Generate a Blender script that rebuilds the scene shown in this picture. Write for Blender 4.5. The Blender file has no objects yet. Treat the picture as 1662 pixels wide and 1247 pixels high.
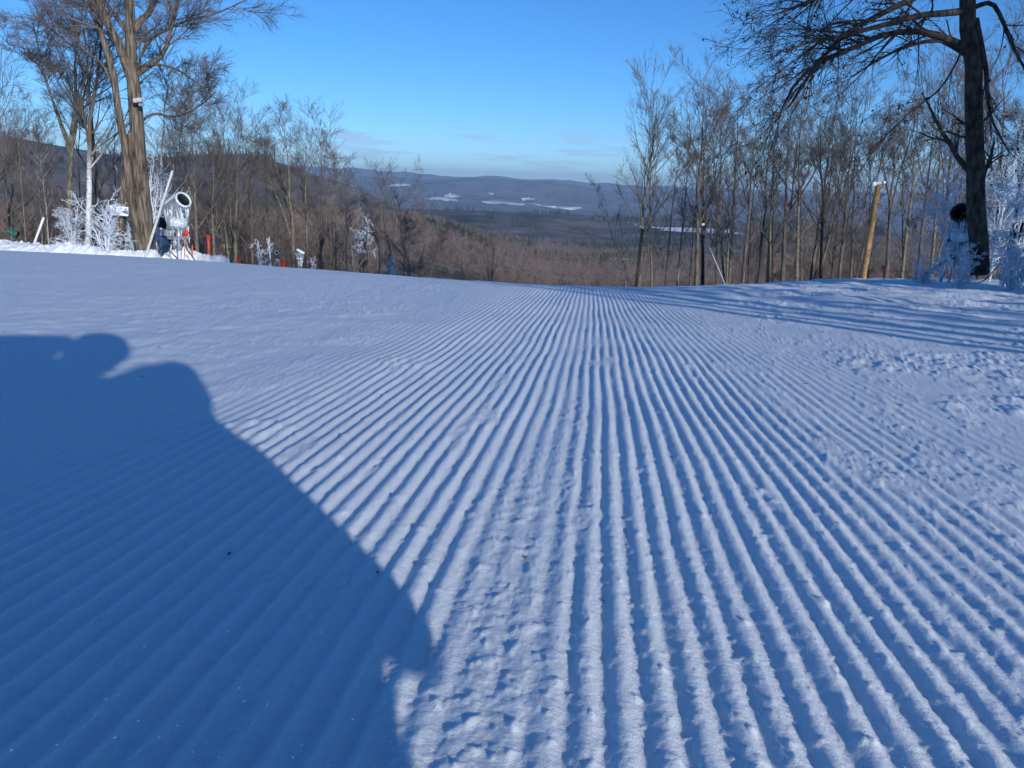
import bpy, bmesh, math, random
import numpy as np
from mathutils import Matrix, Vector

R = math.radians
SC = bpy.context.scene
COL = SC.collection

# ------------------------------------------------------------------ camera
F, PITCH, ROLL, EYE = 1305.0, R(14.13), R(2.0), 0.60
cam = bpy.data.cameras.new('camera')
cam.sensor_width = 36.0
cam.lens = 36.0 * F / 1662.0
cam.clip_start = 0.02
cam.clip_end = 60000.0
cam_ob = bpy.data.objects.new('camera', cam)
COL.objects.link(cam_ob)
cam_ob.matrix_world = (Matrix.Translation((0, 0, EYE)) @ Matrix.Rotation(R(90) - PITCH, 4, 'X')
                       @ Matrix.Rotation(ROLL, 4, 'Z'))
SC.camera = cam_ob

# ------------------------------------------------------------------ world
SUN_EL, SUN_BACK = R(15.0), R(27.0)          # low sun behind the camera, to the right
SUN = Vector((math.sin(SUN_BACK) * math.cos(SUN_EL), -math.cos(SUN_BACK) * math.cos(SUN_EL), math.sin(SUN_EL)))
world = bpy.data.worlds.new('World')
SC.world = world
world.use_nodes = True
wn, wl = world.node_tree.nodes, world.node_tree.links
wn.clear()
w_out = wn.new('ShaderNodeOutputWorld')
w_bg = wn.new('ShaderNodeBackground')
w_bg.inputs['Strength'].default_value = 0.142
w_sky = wn.new('ShaderNodeTexSky')
w_sky.sky_type = 'NISHITA'
w_sky.sun_disc = False
w_sky.sun_elevation = SUN_EL
w_sky.sun_rotation = math.atan2(SUN.x, SUN.y)
w_sky.altitude = 400
w_sky.air_density = 0.75
w_sky.dust_density = 0.2
w_sky.ozone_density = 6.0
w_hs = wn.new('ShaderNodeHueSaturation')
w_hs.inputs['Saturation'].default_value = 1.08
w_hs.inputs['Value'].default_value = 1.0
wl.new(w_sky.outputs[0], w_hs.inputs['Color'])
# small flat clouds low above the horizon, all the way round
w_tc = wn.new('ShaderNodeTexCoord')
w_sep = wn.new('ShaderNodeSeparateXYZ')
wl.new(w_tc.outputs['Generated'], w_sep.inputs[0])
w_map = wn.new('ShaderNodeMapping')
w_map.inputs['Scale'].default_value = (9, 9, 75)
wl.new(w_tc.outputs['Generated'], w_map.inputs[0])
w_no = wn.new('ShaderNodeTexNoise')
w_no.inputs['Scale'].default_value = 1.5
w_no.inputs['Detail'].default_value = 5
w_no.inputs['Roughness'].default_value = 0.55
wl.new(w_map.outputs[0], w_no.inputs['Vector'])
w_r1 = wn.new('ShaderNodeMapRange')
w_r1.inputs['From Min'].default_value = 0.51
w_r1.inputs['From Max'].default_value = 0.64
wl.new(w_no.outputs['Fac'], w_r1.inputs['Value'])
w_band = wn.new('ShaderNodeValToRGB')
cr = w_band.color_ramp
cr.elements[0].position = 0.008; cr.elements[0].color = (0, 0, 0, 1)
cr.elements[1].position = 0.075; cr.elements[1].color = (0, 0, 0, 1)
for pos, v in ((0.018, 1), (0.045, 1)):
    e = cr.elements.new(pos); e.color = (v, v, v, 1)
wl.new(w_sep.outputs['Z'], w_band.inputs[0])
w_mul = wn.new('ShaderNodeMath'); w_mul.operation = 'MULTIPLY'
wl.new(w_r1.outputs[0], w_mul.inputs[0]); wl.new(w_band.outputs[0], w_mul.inputs[1])
w_mul2 = wn.new('ShaderNodeMath'); w_mul2.operation = 'MULTIPLY'; w_mul2.inputs[1].default_value = 0.55
wl.new(w_mul.outputs[0], w_mul2.inputs[0])
w_mix = wn.new('ShaderNodeMix'); w_mix.data_type = 'RGBA'
wl.new(w_mul2.outputs[0], w_mix.inputs['Factor'])
wl.new(w_hs.outputs[0], w_mix.inputs['A'])
w_mix.inputs['B'].default_value = (2.6, 3.6, 5.2, 1)
wl.new(w_mix.outputs['Result'], w_bg.inputs['Color'])
wl.new(w_bg.outputs[0], w_out.inputs['Surface'])

sun = bpy.data.lights.new('sun', 'SUN')
sun.energy = 3.6
sun.angle = R(0.55)
sun.color = (1.0, 0.98, 0.945)
sun_ob = bpy.data.objects.new('sun', sun)
COL.objects.link(sun_ob)
sun_ob.rotation_euler = SUN.to_track_quat('Z', 'Y').to_euler()
sun_ob.location = (20, -40, 30)

SC.view_settings.view_transform = 'Standard'
SC.view_settings.look = 'None'
SC.view_settings.exposure = 0.10
SC.view_settings.gamma = 1.0
SC.render.engine = 'CYCLES'
SC.cycles.use_denoising = True
SC.cycles.use_adaptive_sampling = True
SC.cycles.adaptive_threshold = 0.03
SC.cycles.max_bounces = 6
SC.cycles.diffuse_bounces = 3
SC.cycles.volume_bounces = 0
SC.cycles.transparent_max_bounces = 8

# ------------------------------------------------------------------ helpers
def ray(px, py):
    """direction in the world through a photo pixel (1662 x 1247), scaled so that its y is 1"""
    c = cam_ob.matrix_world.to_3x3() @ Vector(((px - 831) / F, -(py - 623.5) / F, -1.0))
    return c / c.y

def at(px, py, D):
    v = ray(px, py)
    return np.array([v.x * D, D, EYE + v.z * D])

_rs = np.random.RandomState(7)
_perm = _rs.permutation(4096)
_gr = _rs.uniform(0, 2 * np.pi, 4096)
_gx, _gy = np.cos(_gr), np.sin(_gr)

def perlin(x, y):
    xi, yi = np.floor(x).astype(np.int64), np.floor(y).astype(np.int64)
    xf, yf = x - xi, y - yi
    def corner(ix, iy, dx, dy):
        h = _perm[(_perm[ix & 4095] + iy) & 4095]
        return _gx[h] * dx + _gy[h] * dy
    u, v = xf * xf * xf * (xf * (xf * 6 - 15) + 10), yf * yf * yf * (yf * (yf * 6 - 15) + 10)
    a = corner(xi, yi, xf, yf); b = corner(xi + 1, yi, xf - 1, yf)
    c = corner(xi, yi + 1, xf, yf - 1); d = corner(xi + 1, yi + 1, xf - 1, yf - 1)
    return (a + u * (b - a) + v * ((c + u * (d - c)) - (a + u * (b - a)))) * 1.5

def fbm(x, y, o=4, g=0.5, lac=2.03):
    s, a = 0.0, 1.0
    for k in range(o):
        s = s + a * perlin(x + 17.3 * k, y - 9.1 * k)
        x, y, a = x * lac, y * lac, a * g
    return s

def sstep(a, b, x):
    t = np.clip((x - a) / (b - a), 0, 1)
    return t * t * (3 - 2 * t)

def tag(o, label=None, cat=None, group=None, kind=None):
    if label: o['label'] = label
    if cat: o['category'] = cat
    if group: o['group'] = group
    if kind: o['kind'] = kind
    return o

def link(name, me, mat=None, parent=None, loc=None):
    o = bpy.data.objects.new(name, me)
    COL.objects.link(o)
    if mat is not None and me is not None and not me.materials:
        me.materials.append(mat)
    if parent is not None: o.parent = parent
    if loc is not None: o.location = loc
    return o

def empty(name, loc):
    return link(name, None, loc=tuple(loc))

def mesh_np(name, V, Q, smooth=True, tris=False):
    me = bpy.data.meshes.new(name)
    k = 3 if tris else 4
    V = np.ascontiguousarray(V, np.float32); Q = np.ascontiguousarray(Q, np.int32)
    me.vertices.add(len(V)); me.vertices.foreach_set('co', V.ravel())
    me.loops.add(Q.size); me.loops.foreach_set('vertex_index', Q.ravel())
    me.polygons.add(len(Q))
    me.polygons.foreach_set('loop_start', np.arange(0, Q.size, k, dtype=np.int32))
    me.polygons.foreach_set('loop_total', np.full(len(Q), k, np.int32))
    me.polygons.foreach_set('use_smooth', np.full(len(Q), smooth, bool))
    me.update(calc_edges=True)
    return me

def grid_mesh(name, X, Y, Z, smooth=True):
    r, c = X.shape
    i = np.arange(r * c).reshape(r, c)
    Q = np.stack([i[:-1, :-1], i[:-1, 1:], i[1:, 1:], i[1:, :-1]], -1).reshape(-1, 4)
    return mesh_np(name, np.stack([X, Y, Z], -1).reshape(-1, 3), Q, smooth)

def tubes(P, Rr, k):
    """tapered tubes for branches P[b,n,3], radii Rr[b,n], k sides -> verts, quads"""
    b, n, _ = P.shape
    T = np.gradient(P, axis=1)
    T /= np.linalg.norm(T, axis=2, keepdims=True) + 1e-9
    ref = np.where(np.abs(T[:, :1, 2:3]) > 0.8, np.array([[[1., 0, 0]]]), np.array([[[0, 0, 1.]]]))
    A = np.cross(T, np.broadcast_to(ref, T.shape)); A /= np.linalg.norm(A, axis=2, keepdims=True) + 1e-9
    B = np.cross(T, A)
    th = np.arange(k) * 2 * np.pi / k
    ring = A[:, :, None, :] * np.cos(th)[None, None, :, None] + B[:, :, None, :] * np.sin(th)[None, None, :, None]
    V = P[:, :, None, :] + ring * Rr[:, :, None, None]
    i = np.arange(b * n * k).reshape(b, n, k)
    a0, a1 = i[:, :-1], i[:, 1:]
    Q = np.stack([a0, np.roll(a0, -1, 2), np.roll(a1, -1, 2), a1], -1).reshape(-1, 4)
    return V.reshape(-1, 3), Q

def tube_mesh(name, groups):
    Vs, Qs, off = [], [], 0
    for P, Rr, k in groups:
        if len(P) == 0: continue
        V, Q = tubes(P, Rr, k)
        Vs.append(V); Qs.append(Q + off); off += len(V)
    return mesh_np(name, np.concatenate(Vs), np.concatenate(Qs))

def resample(pts, n):
    pts = np.asarray(pts, float)
    # Catmull-Rom smoothing through the given points
    m = len(pts)
    t = np.linspace(0, m - 1, n)
    i = np.clip(np.floor(t).astype(int), 0, m - 2); f = (t - i)[:, None]
    p0, p1, p2, p3 = pts[np.clip(i - 1, 0, m - 1)], pts[i], pts[i + 1], pts[np.clip(i + 2, 0, m - 1)]
    return 0.5 * (2 * p1 + (p2 - p0) * f + (2 * p0 - 5 * p1 + 4 * p2 - p3) * f ** 2 + (3 * p1 - p0 - 3 * p2 + p3) * f ** 3)

def tube_obj(name, pts, rad, mat, parent=None, k=10, n=None, loc=None):
    n = n or max(2, len(pts))
    P = resample(pts, n)[None] if len(pts) > 2 else np.linspace(pts[0], pts[1], n)[None]
    rr = np.interp(np.linspace(0, 1, n), np.linspace(0, 1, len(rad)), rad)[None]
    me = tube_mesh(name, [(P, rr, k)])
    bm = bmesh.new(); bm.from_mesh(me)
    bmesh.ops.holes_fill(bm, edges=[e for e in bm.edges if e.is_boundary], sides=0)
    bm.to_mesh(me); bm.free()
    return link(name, me, mat, parent, loc)

def bm_obj(name, bm, mat, parent=None, smooth=False, loc=None):
    me = bpy.data.meshes.new(name)
    bm.normal_update(); bm.to_mesh(me); bm.free()
    for p in me.polygons: p.use_smooth = smooth
    return link(name, me, mat, parent, loc)

def box(bm, c, s, rot=None, bev=0.0):
    r = bmesh.ops.create_cube(bm, size=1.0)
    M = Matrix.Translation(c) @ (rot.to_4x4() if rot else Matrix.Identity(4)) @ Matrix.Diagonal((*s, 1))
    bmesh.ops.transform(bm, matrix=M, verts=r['verts'])
    if bev:
        es = list({e for v in r['verts'] for e in v.link_edges})
        bmesh.ops.bevel(bm, geom=es, offset=bev, segments=2, affect='EDGES')

def lathe(bm, prof, k=24, M=None, close=False):
    """revolve (r, z) profile about local z"""
    rings = []
    for r, z in prof:
        rings.append([bm.verts.new((r * math.cos(2 * math.pi * j / k), r * math.sin(2 * math.pi * j / k), z)) for j in range(k)])
    for a, b in zip(rings[:-1], rings[1:]):
        for j in range(k):
            bm.faces.new((a[j], a[(j + 1) % k], b[(j + 1) % k], b[j]))
    if close:
        bm.faces.new(rings[0][::-1]); bm.faces.new(rings[-1])
    if M is not None:
        bmesh.ops.transform(bm, matrix=M, verts=[v for r in rings for v in r])

# ------------------------------------------------------------------ materials
def nmat(name):
    m = bpy.data.materials.new(name)
    m.use_nodes = True
    nt = m.node_tree
    return m, nt.nodes, nt.links, nt.nodes['Principled BSDF']

def noise_mat(name, c1, c2, scale=8, detail=4, rough=0.85, bump=0.0, bscale=None, lo=0.35, hi=0.65, stretch=(1, 1, 1), spec=0.25, metal=0.0, coords='Object'):
    m, n, l, p = nmat(name)
    tc = n.new('ShaderNodeTexCoord'); mp = n.new('ShaderNodeMapping')
    mp.inputs['Scale'].default_value = stretch
    l.new(tc.outputs[coords], mp.inputs[0])
    no = n.new('ShaderNodeTexNoise'); no.inputs['Scale'].default_value = scale; no.inputs['Detail'].default_value = detail
    l.new(mp.outputs[0], no.inputs['Vector'])
    rp = n.new('ShaderNodeValToRGB')
    rp.color_ramp.elements[0].position = lo; rp.color_ramp.elements[0].color = (*c1, 1)
    rp.color_ramp.elements[1].position = hi; rp.color_ramp.elements[1].color = (*c2, 1)
    l.new(no.outputs['Fac'], rp.inputs[0]); l.new(rp.outputs[0], p.inputs['Base Color'])
    p.inputs['Roughness'].default_value = rough
    p.inputs['Specular IOR Level'].default_value = spec
    p.inputs['Metallic'].default_value = metal
    if bump:
        nb = n.new('ShaderNodeTexNoise'); nb.inputs['Scale'].default_value = bscale or scale * 3; nb.inputs['Detail'].default_value = 4
        l.new(mp.outputs[0], nb.inputs['Vector'])
        b = n.new('ShaderNodeBump'); b.inputs['Strength'].default_value = bump; b.inputs['Distance'].default_value = 0.03
        l.new(nb.outputs['Fac'], b.inputs['Height']); l.new(b.outputs[0], p.inputs['Normal'])
    return m

M = {}
M['bark'] = noise_mat('bark', (0.06, 0.048, 0.038), (0.20, 0.165, 0.13), 3.0, 6, 0.95, 0.9, 9, stretch=(4, 4, 0.7))
M['bark_tan'] = noise_mat('bark_tan', (0.045, 0.036, 0.028), (0.25, 0.20, 0.145), 3.5, 8, 0.95, 1.0, 10, stretch=(4, 4, 0.45))
M['bark_moss'] = noise_mat('bark_moss', (0.075, 0.065, 0.045), (0.26, 0.235, 0.165), 4, 6, 0.95, 0.7, 10, stretch=(3, 3, 1))
M['bark_dark'] = noise_mat('bark_dark', (0.025, 0.02, 0.016), (0.10, 0.08, 0.06), 5, 5, 0.9, 0.7, 12, stretch=(2, 2, 1))
M['birch'] = noise_mat('birch_bark', (0.16, 0.14, 0.12), (0.74, 0.70, 0.66), 3, 6, 0.8, 0.3, 12, lo=0.33, hi=0.46, stretch=(1.5, 1.5, 4))
M['dead'] = noise_mat('dead_wood', (0.30, 0.26, 0.20), (0.58, 0.52, 0.42), 4, 5, 0.9, 0.4, 14, stretch=(3, 3, .6))
def birch_height(m):
    n, l = m.node_tree.nodes, m.node_tree.links
    p = n['Principled BSDF']; src = p.inputs['Base Color'].links[0].from_socket
    tc = n.new('ShaderNodeTexCoord'); sp = n.new('ShaderNodeSeparateXYZ'); l.new(tc.outputs['Object'], sp.inputs[0])
    r = n.new('ShaderNodeMapRange'); r.inputs['From Min'].default_value = 5.0; r.inputs['From Max'].default_value = 7.0
    l.new(sp.outputs['Z'], r.inputs['Value'])
    mx = n.new('ShaderNodeMix'); mx.data_type = 'RGBA'; mx.inputs['B'].default_value = (0.13, 0.105, 0.085, 1)
    l.new(r.outputs[0], mx.inputs['Factor']); l.new(src, mx.inputs['A']); l.new(mx.outputs['Result'], p.inputs['Base Color'])
birch_height(M['birch'])
M['twig'] = noise_mat('twig', (0.098, 0.080, 0.072), (0.20, 0.168, 0.152), 1.2, 2, 0.9)
M['twig_light'] = noise_mat('twig_light', (0.24, 0.165, 0.135), (0.38, 0.285, 0.245), 1.2, 2, 0.9)
M['twig_dark'] = noise_mat('twig_dark', (0.035, 0.026, 0.022), (0.08, 0.06, 0.05), 1.2, 2, 0.9)
M['leaf'] = noise_mat('dry_leaf', (0.03, 0.02, 0.014), (0.07, 0.045, 0.03), 3, 2, 0.9)
M['rime'] = noise_mat('rime_ice', (0.62, 0.68, 0.76), (0.86, 0.90, 0.94), 12, 4, 0.5, 0.4, 40, spec=0.5)
M['ice'] = noise_mat('clear_ice', (0.42, 0.50, 0.56), (0.80, 0.86, 0.90), 9, 4, 0.25, 0.4, 25, spec=0.6)
M['bank'] = noise_mat('piled_snow', (0.82, 0.85, 0.88), (0.90, 0.92, 0.94), 5, 4, 0.7, 0.5, 9)
M['metal'] = noise_mat('galvanised', (0.34, 0.35, 0.36), (0.52, 0.53, 0.53), 6, 4, 0.45, metal=0.6)
M['alu'] = noise_mat('white_pipe', (0.50, 0.49, 0.46), (0.66, 0.65, 0.62), 5, 4, 0.5)
M['green'] = noise_mat('green_paint', (0.015, 0.10, 0.06), (0.03, 0.17, 0.10), 5, 4, 0.45, spec=0.4)
M['blue'] = noise_mat('blue_paint', (0.03, 0.08, 0.20), (0.05, 0.13, 0.30), 5, 4, 0.5, spec=0.4)
M['black'] = noise_mat('dark_steel', (0.010, 0.011, 0.013), (0.03, 0.032, 0.035), 8, 4, 0.5)
M['orange'] = noise_mat('orange_plastic', (0.75, 0.10, 0.03), (0.85, 0.17, 0.05), 8, 3, 0.5)
M['red'] = noise_mat('red_plastic', (0.65, 0.03, 0.025), (0.78, 0.06, 0.04), 8, 3, 0.5)
M['wood'] = noise_mat('yellow_pine_pole', (0.36, 0.19, 0.07), (0.62, 0.37, 0.15), 3, 5, 0.8, 0.3, 12, stretch=(6, 6, 0.5))
M['white'] = noise_mat('white_board', (0.74, 0.76, 0.78), (0.86, 0.87, 0.88), 9, 4, 0.5)
M['grey'] = noise_mat('grey_housing', (0.42, 0.42, 0.40), (0.58, 0.58, 0.56), 9, 4, 0.5)
M['ink'] = noise_mat('blue_print', (0.05, 0.08, 0.20), (0.12, 0.16, 0.30), 30, 4, 0.6)
M['text'] = noise_mat('grey_print', (0.22, 0.22, 0.24), (0.32, 0.32, 0.34), 30, 4, 0.6)
M['conifer'] = noise_mat('conifer_needles', (0.018, 0.032, 0.016), (0.045, 0.062, 0.030), 3, 3, 0.9)
M['jacket'] = noise_mat('dark_jacket', (0.02, 0.025, 0.04), (0.04, 0.045, 0.06), 20, 4, 0.8)
M['helmet'] = noise_mat('helmet_shell', (0.02, 0.02, 0.02), (0.04, 0.04, 0.04), 20, 3, 0.3)
M['skin'] = noise_mat('skin', (0.45, 0.27, 0.2), (0.55, 0.34, 0.26), 12, 3, 0.6)
M['net'] = noise_mat('red_net', (0.5, 0.06, 0.08), (0.6, 0.1, 0.1), 20, 3, 0.7)

def snow_material(name='snow'):
    m, n, l, p = nmat(name)
    tc = n.new('ShaderNodeTexCoord')
    p.inputs['Roughness'].default_value = 0.75
    p.inputs['Subsurface Weight'].default_value = 0.6
    p.inputs['Subsurface Radius'].default_value = (0.010, 0.011, 0.013)
    p.inputs['Subsurface Scale'].default_value = 1.0
    p.inputs['Specular IOR Level'].default_value = 0.15
    big = n.new('ShaderNodeTexNoise'); big.inputs['Scale'].default_value = 1.3; big.inputs['Detail'].default_value = 6
    l.new(tc.outputs['Object'], big.inputs['Vector'])
    rp = n.new('ShaderNodeValToRGB')
    rp.color_ramp.elements[0].position = 0.3; rp.color_ramp.elements[0].color = (0.79, 0.855, 0.945, 1)
    rp.color_ramp.elements[1].position = 0.7; rp.color_ramp.elements[1].color = (0.85, 0.90, 0.96, 1)
    l.new(big.outputs['Fac'], rp.inputs[0]); l.new(rp.outputs[0], p.inputs['Base Color'])
    f1 = n.new('ShaderNodeTexNoise'); f1.inputs['Scale'].default_value = 130; f1.inputs['Detail'].default_value = 3
    f2 = n.new('ShaderNodeTexNoise'); f2.inputs['Scale'].default_value = 520; f2.inputs['Detail'].default_value = 2
    l.new(tc.outputs['Object'], f1.inputs['Vector']); l.new(tc.outputs['Object'], f2.inputs['Vector'])
    ad = n.new('ShaderNodeMath'); ad.operation = 'MULTIPLY_ADD'; ad.inputs[1].default_value = 0.45
    l.new(f2.outputs['Fac'], ad.inputs[0]); l.new(f1.outputs['Fac'], ad.inputs[2])
    b = n.new('ShaderNodeBump'); b.inputs['Strength'].default_value = 0.8; b.inputs['Distance'].default_value = 0.0024
    l.new(ad.outputs[0], b.inputs['Height']); l.new(b.outputs[0], p.inputs['Normal'])
    # single ice crystals that catch the sun
    vo = n.new('ShaderNodeTexVoronoi'); vo.inputs['Scale'].default_value = 260
    l.new(tc.outputs['Object'], vo.inputs['Vector'])
    se = n.new('ShaderNodeSeparateColor'); l.new(vo.outputs['Color'], se.inputs[0])
    gt = n.new('ShaderNodeMath'); gt.operation = 'GREATER_THAN'; gt.inputs[1].default_value = 0.988
    l.new(se.outputs[0], gt.inputs[0])
    lt = n.new('ShaderNodeMath'); lt.operation = 'LESS_THAN'; lt.inputs[1].default_value = 0.42
    l.new(vo.outputs['Distance'], lt.inputs[0])
    mu = n.new('ShaderNodeMath'); mu.operation = 'MULTIPLY'
    l.new(gt.outputs[0], mu.inputs[0]); l.new(lt.outputs[0], mu.inputs[1])
    sub = n.new('ShaderNodeVectorMath'); sub.operation = 'SUBTRACT'; sub.inputs[1].default_value = (0.5, 0.5, 0.5)
    l.new(vo.outputs['Color'], sub.inputs[0])
    wn_ = n.new('ShaderNodeTexWhiteNoise'); l.new(vo.outputs['Position'], wn_.inputs['Vector'])
    sb2 = n.new('ShaderNodeVectorMath'); sb2.operation = 'SUBTRACT'; sb2.inputs[1].default_value = (0.5, 0.5, 0.5)
    l.new(wn_.outputs['Color'], sb2.inputs[0])
    ge = n.new('ShaderNodeNewGeometry')
    av = n.new('ShaderNodeVectorMath'); av.operation = 'MULTIPLY_ADD'; av.inputs[1].default_value = (1.6, 1.6, 0.6)
    l.new(sb2.outputs[0], av.inputs[0]); l.new(ge.outputs['Normal'], av.inputs[2])
    nz = n.new('ShaderNodeVectorMath'); nz.operation = 'NORMALIZE'; l.new(av.outputs[0], nz.inputs[0])
    gl = n.new('ShaderNodeBsdfGlossy'); gl.inputs['Roughness'].default_value = 0.25
    l.new(nz.outputs[0], gl.inputs['Normal'])
    mc = n.new('ShaderNodeMath'); mc.operation = 'MULTIPLY'; mc.inputs[1].default_value = 0.6
    l.new(mu.outputs[0], mc.inputs[0]); l.new(mc.outputs[0], gl.inputs['Color'])
    mx = n.new('ShaderNodeAddShader')
    l.new(p.outputs[0], mx.inputs[0]); l.new(gl.outputs[0], mx.inputs[1])
    l.new(mx.outputs[0], n['Material Output'].inputs['Surface'])
    return m
M['snow'] = snow_material()

# ------------------------------------------------------------------ ground
TRACK = 0.106                       # heading of the groomed track, x per metre of y
def near_ground(x, y):
    c = np.exp(-((x - 1.0) / 8.1) ** 2)
    left = sstep(2, -6, x)
    y1 = 9.94 * c + (16.9 * left + 22.5 * (1 - left)) * (1 - c)
    k = 0.0064 * c + (0.0032 * left + 0.0042 * (1 - left)) * (1 - c)
    L = 0.16 * c + 0.13 * (1 - c)
    t = np.maximum(0, y - y1)
    tl = L / (2 * k)
    d = np.where(t < tl, k * t * t, k * tl * tl + L * (t - tl))
    return -0.0728 * y - d

_pd = np.array([0, 60, 110, 200, 300, 600, 1000, 1700, 2500, 3500, 4500, 9000, 40000.])
_pz = np.array([0, -10, -17, -28.5, -39, -68, -100, -145, -182, -225, -250, -252, -252.])
def px_of(x, y):                     # photo column at which a far direction appears, about the horizon
    return 831 + 1305 * 0.97 * (x / np.maximum(y, 1e-3)) + 12
def far_ground(x, y):
    D = np.hypot(x, y)
    q = px_of(x, y)
    z = np.interp(D, _pd, _pz)
    g = lambda c, w: np.exp(-((D - c) / w) ** 2)
    wob = fbm(x / 900., y / 900., 4)
    # brown spur that carries the conifer belt, higher to the left
    z = z + g(1300, 620) * np.interp(q, [0, 450, 560, 690, 760, 850, 950], [38, 42, 50, 48, 33, 6, 0])
    z = z + g(520, 260) * np.interp(q, [0, 560, 700, 800, 900], [26, 22, 12, 3, 0])
    # hill behind the left trees
    z = z + g(3100, 900) * np.interp(q, [-400, 0, 120, 250, 400, 440, 520, 580, 660], [300, 305, 270, 235, 262, 265, 210, 170, 90])
    # middle and far ridges across the valley
    z = z + g(10800, 1300) * np.interp(q, [450, 560, 640, 700, 760, 800, 840, 900, 960, 1040, 1120, 1300, 1700],
                                       [235, 250, 238, 228, 258, 284, 268, 240, 205, 175, 185, 170, 190])
    z = z + g(15500, 1500) * np.interp(q, [300, 540, 600, 660, 740, 820, 900, 1000, 1100, 1300, 1700],
                                       [400, 390, 385, 350, 318, 300, 292, 268, 250, 262, 280])
    z = z + g(8000, 600) * np.interp(q, [500, 640, 760, 900, 1000], [90, 70, 10, 0, 0])
    z = z + wob * np.interp(D, [60, 300, 1200, 4000, 9000, 15000], [0, 2, 7, 12, 45, 40])
    z = z + fbm(x / 160., y / 160., 3) * np.interp(D, [60, 400, 3000, 9000], [0, 1.5, 3, 6])
    return z
def ground(x, y):
    x, y = np.asarray(x, float), np.asarray(y, float)
    w = sstep(55, 110, np.hypot(x, y))
    return near_ground(x, y) * (1 - w) + far_ground(x, y) * w
def gz(x, y):
    return float(ground(np.array([x]), np.array([y]))[0])

DENTS = [(655, 592), (625, 527), (595, 499), (568, 552), (545, 489), (520, 470), (490, 464), (413, 698), (468, 455), (440, 449), (570, 512), (610, 508)]
def snow_surface(x, y):
    z = near_ground(x, y)
    S = 0.0497
    u = x - TRACK * y + 0.0009 * y * y - 0.012
    v = y
    fade = sstep(30, 9, y)
    # where the ridges are whole, crushed or absent
    A = np.interp(u, [-6, -3.2, -2.4, -1.6, -1.35, -1.0, -0.26, -0.20, -0.08, -0.03, 0.50, 0.66, 0.95, 1.4, 1.9, 3],
                  [0.0, 0.0, 0.03, 0.08, 0.28, 0.9, 1.0, 0.8, 0.75, 1.0, 1.0, 0.75, 0.55, 0.14, 0.02, 0.0])
    n1 = fbm(u * 2.3 + 3, v * 0.8 + 1, 3)
    n2 = fbm(u * 6 + 8, v * 2.1, 3)
    n3 = fbm(u * 1.1 - 4, v * 0.5 + 9, 2)
    crush = sstep(0.26, 0.62, n2 + 0.5 * n1 - 0.30 + 0.5 * sstep(0.45, 0.9, u) + 0.35 * sstep(-0.9, -1.4, u))
    strip = np.exp(-((u + 0.14 - 0.05 * n3) / 0.085) ** 2) * sstep(3.0, 1.6, v + 0.8 * n1)      # seam between two passes
    patch = np.exp(-((u - 0.25) / 0.75) ** 2) * np.exp(-((v - 5.6) / 1.0) ** 2) * sstep(-0.2, 0.4, n1 + 0.2)
    rough = np.clip(np.maximum(np.maximum(crush * 0.8, strip * 0.75), patch * 0.8), 0, 1)
    A = A * (1 - 0.85 * rough)
    rid = np.floor(u / S)
    ph = u / S + 0.13 * perlin(u * 1.3, v * 0.9) + 0.06 * perlin(u * 18, v * 3.0) + 0.02 * perlin(u * 40, v * 16)
    c = 0.5 + 0.5 * np.cos(2 * np.pi * ph)
    prof = c ** 0.85
    amp = 0.0078 * (1 + 0.20 * perlin(ph * 0.97 + 5, v * 1.2) + 0.05 * perlin(ph * 1.9, v * 3))
    z = z + fade * A * amp * prof
    # chips broken off the crests
    z = z + fade * A * 0.002 * sstep(0.55, 0.75, fbm(u * 30, v * 17, 2)) * prof
    # crumbs and clods
    cl = np.maximum(0, fbm(x * 34, y * 30, 3) - 0.05)
    cl2 = np.maximum(0, fbm(x * 11 + 5, y * 9, 3) - 0.10)
    z = z + fade * rough * (0.0048 * cl + 0.0045 * cl2 + 0.0022 * np.maximum(0, fbm(x * 75, y * 60, 2)) + 0.003)
    # rough, chopped patches right of the track and gentle texture everywhere
    rp = sstep(1.0, 1.6, u) * sstep(0.02, 0.4, fbm(x * 0.55 + 2, y * 0.9 + 7, 3) + 0.55 * np.exp(-((y - 4.6 - 0.35 * (x - 2.3)) / 0.45) ** 2))
    z = z + rp * (0.013 * np.maximum(0, fbm(x * 8, y * 6, 4) + 0.05) + 0.007 * np.maximum(0, fbm(x * 26, y * 20, 2)))
    lp = sstep(-1.2, -2.2, u)
    z = z + lp * (0.0052 * fbm(x * 7, y * 5, 3) + 0.016 * np.maximum(0, fbm(x * 21, y * 13, 2) - 0.36) * sstep(-.25, .4, fbm(x * .6, y * .5, 2)) + 0.012 * np.maximum(0, fbm(x * 5, y * 4, 2) - 0.45))
    z = z + 0.0008 * fbm(x * 45, y * 45, 2) * sstep(14, 6, y)
    z = z + 0.010 * fbm(x * 0.9, y * 0.6, 3) * sstep(0.5, 3, y)
    z = z + sstep(5, 12, y) * sstep(0.8, 4, x) * 0.05 * fbm(x * 0.8 + 4, y * 1.3, 4)
    z = z + 0.006 * np.maximum(0, fbm(x * 55, y * 46, 2) - 0.55) * sstep(16, 5, y) + 0.010 * np.maximum(0, fbm(x * 30 + 9, y * 25, 2) - 0.62) * sstep(22, 8, y)
    for qx, qy in DENTS:
        d = ray(qx, qy); t = EYE / (-d.z - 0.0728)
        a, b = d.x * t, t
        s = 0.05 + 0.012 * t
        rr = ((x - a) / s) ** 2 + ((y - b) / (s * 1.1)) ** 2
        z = z + 0.5 * (0.016 * np.exp(-((np.sqrt(rr) - 1.0) / 0.45) ** 2) + 0.008 * np.exp(-rr)) * (0.6 + 0.8 * np.clip(fbm(x * 20, y * 16, 2), 0, 1))
    return z

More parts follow.
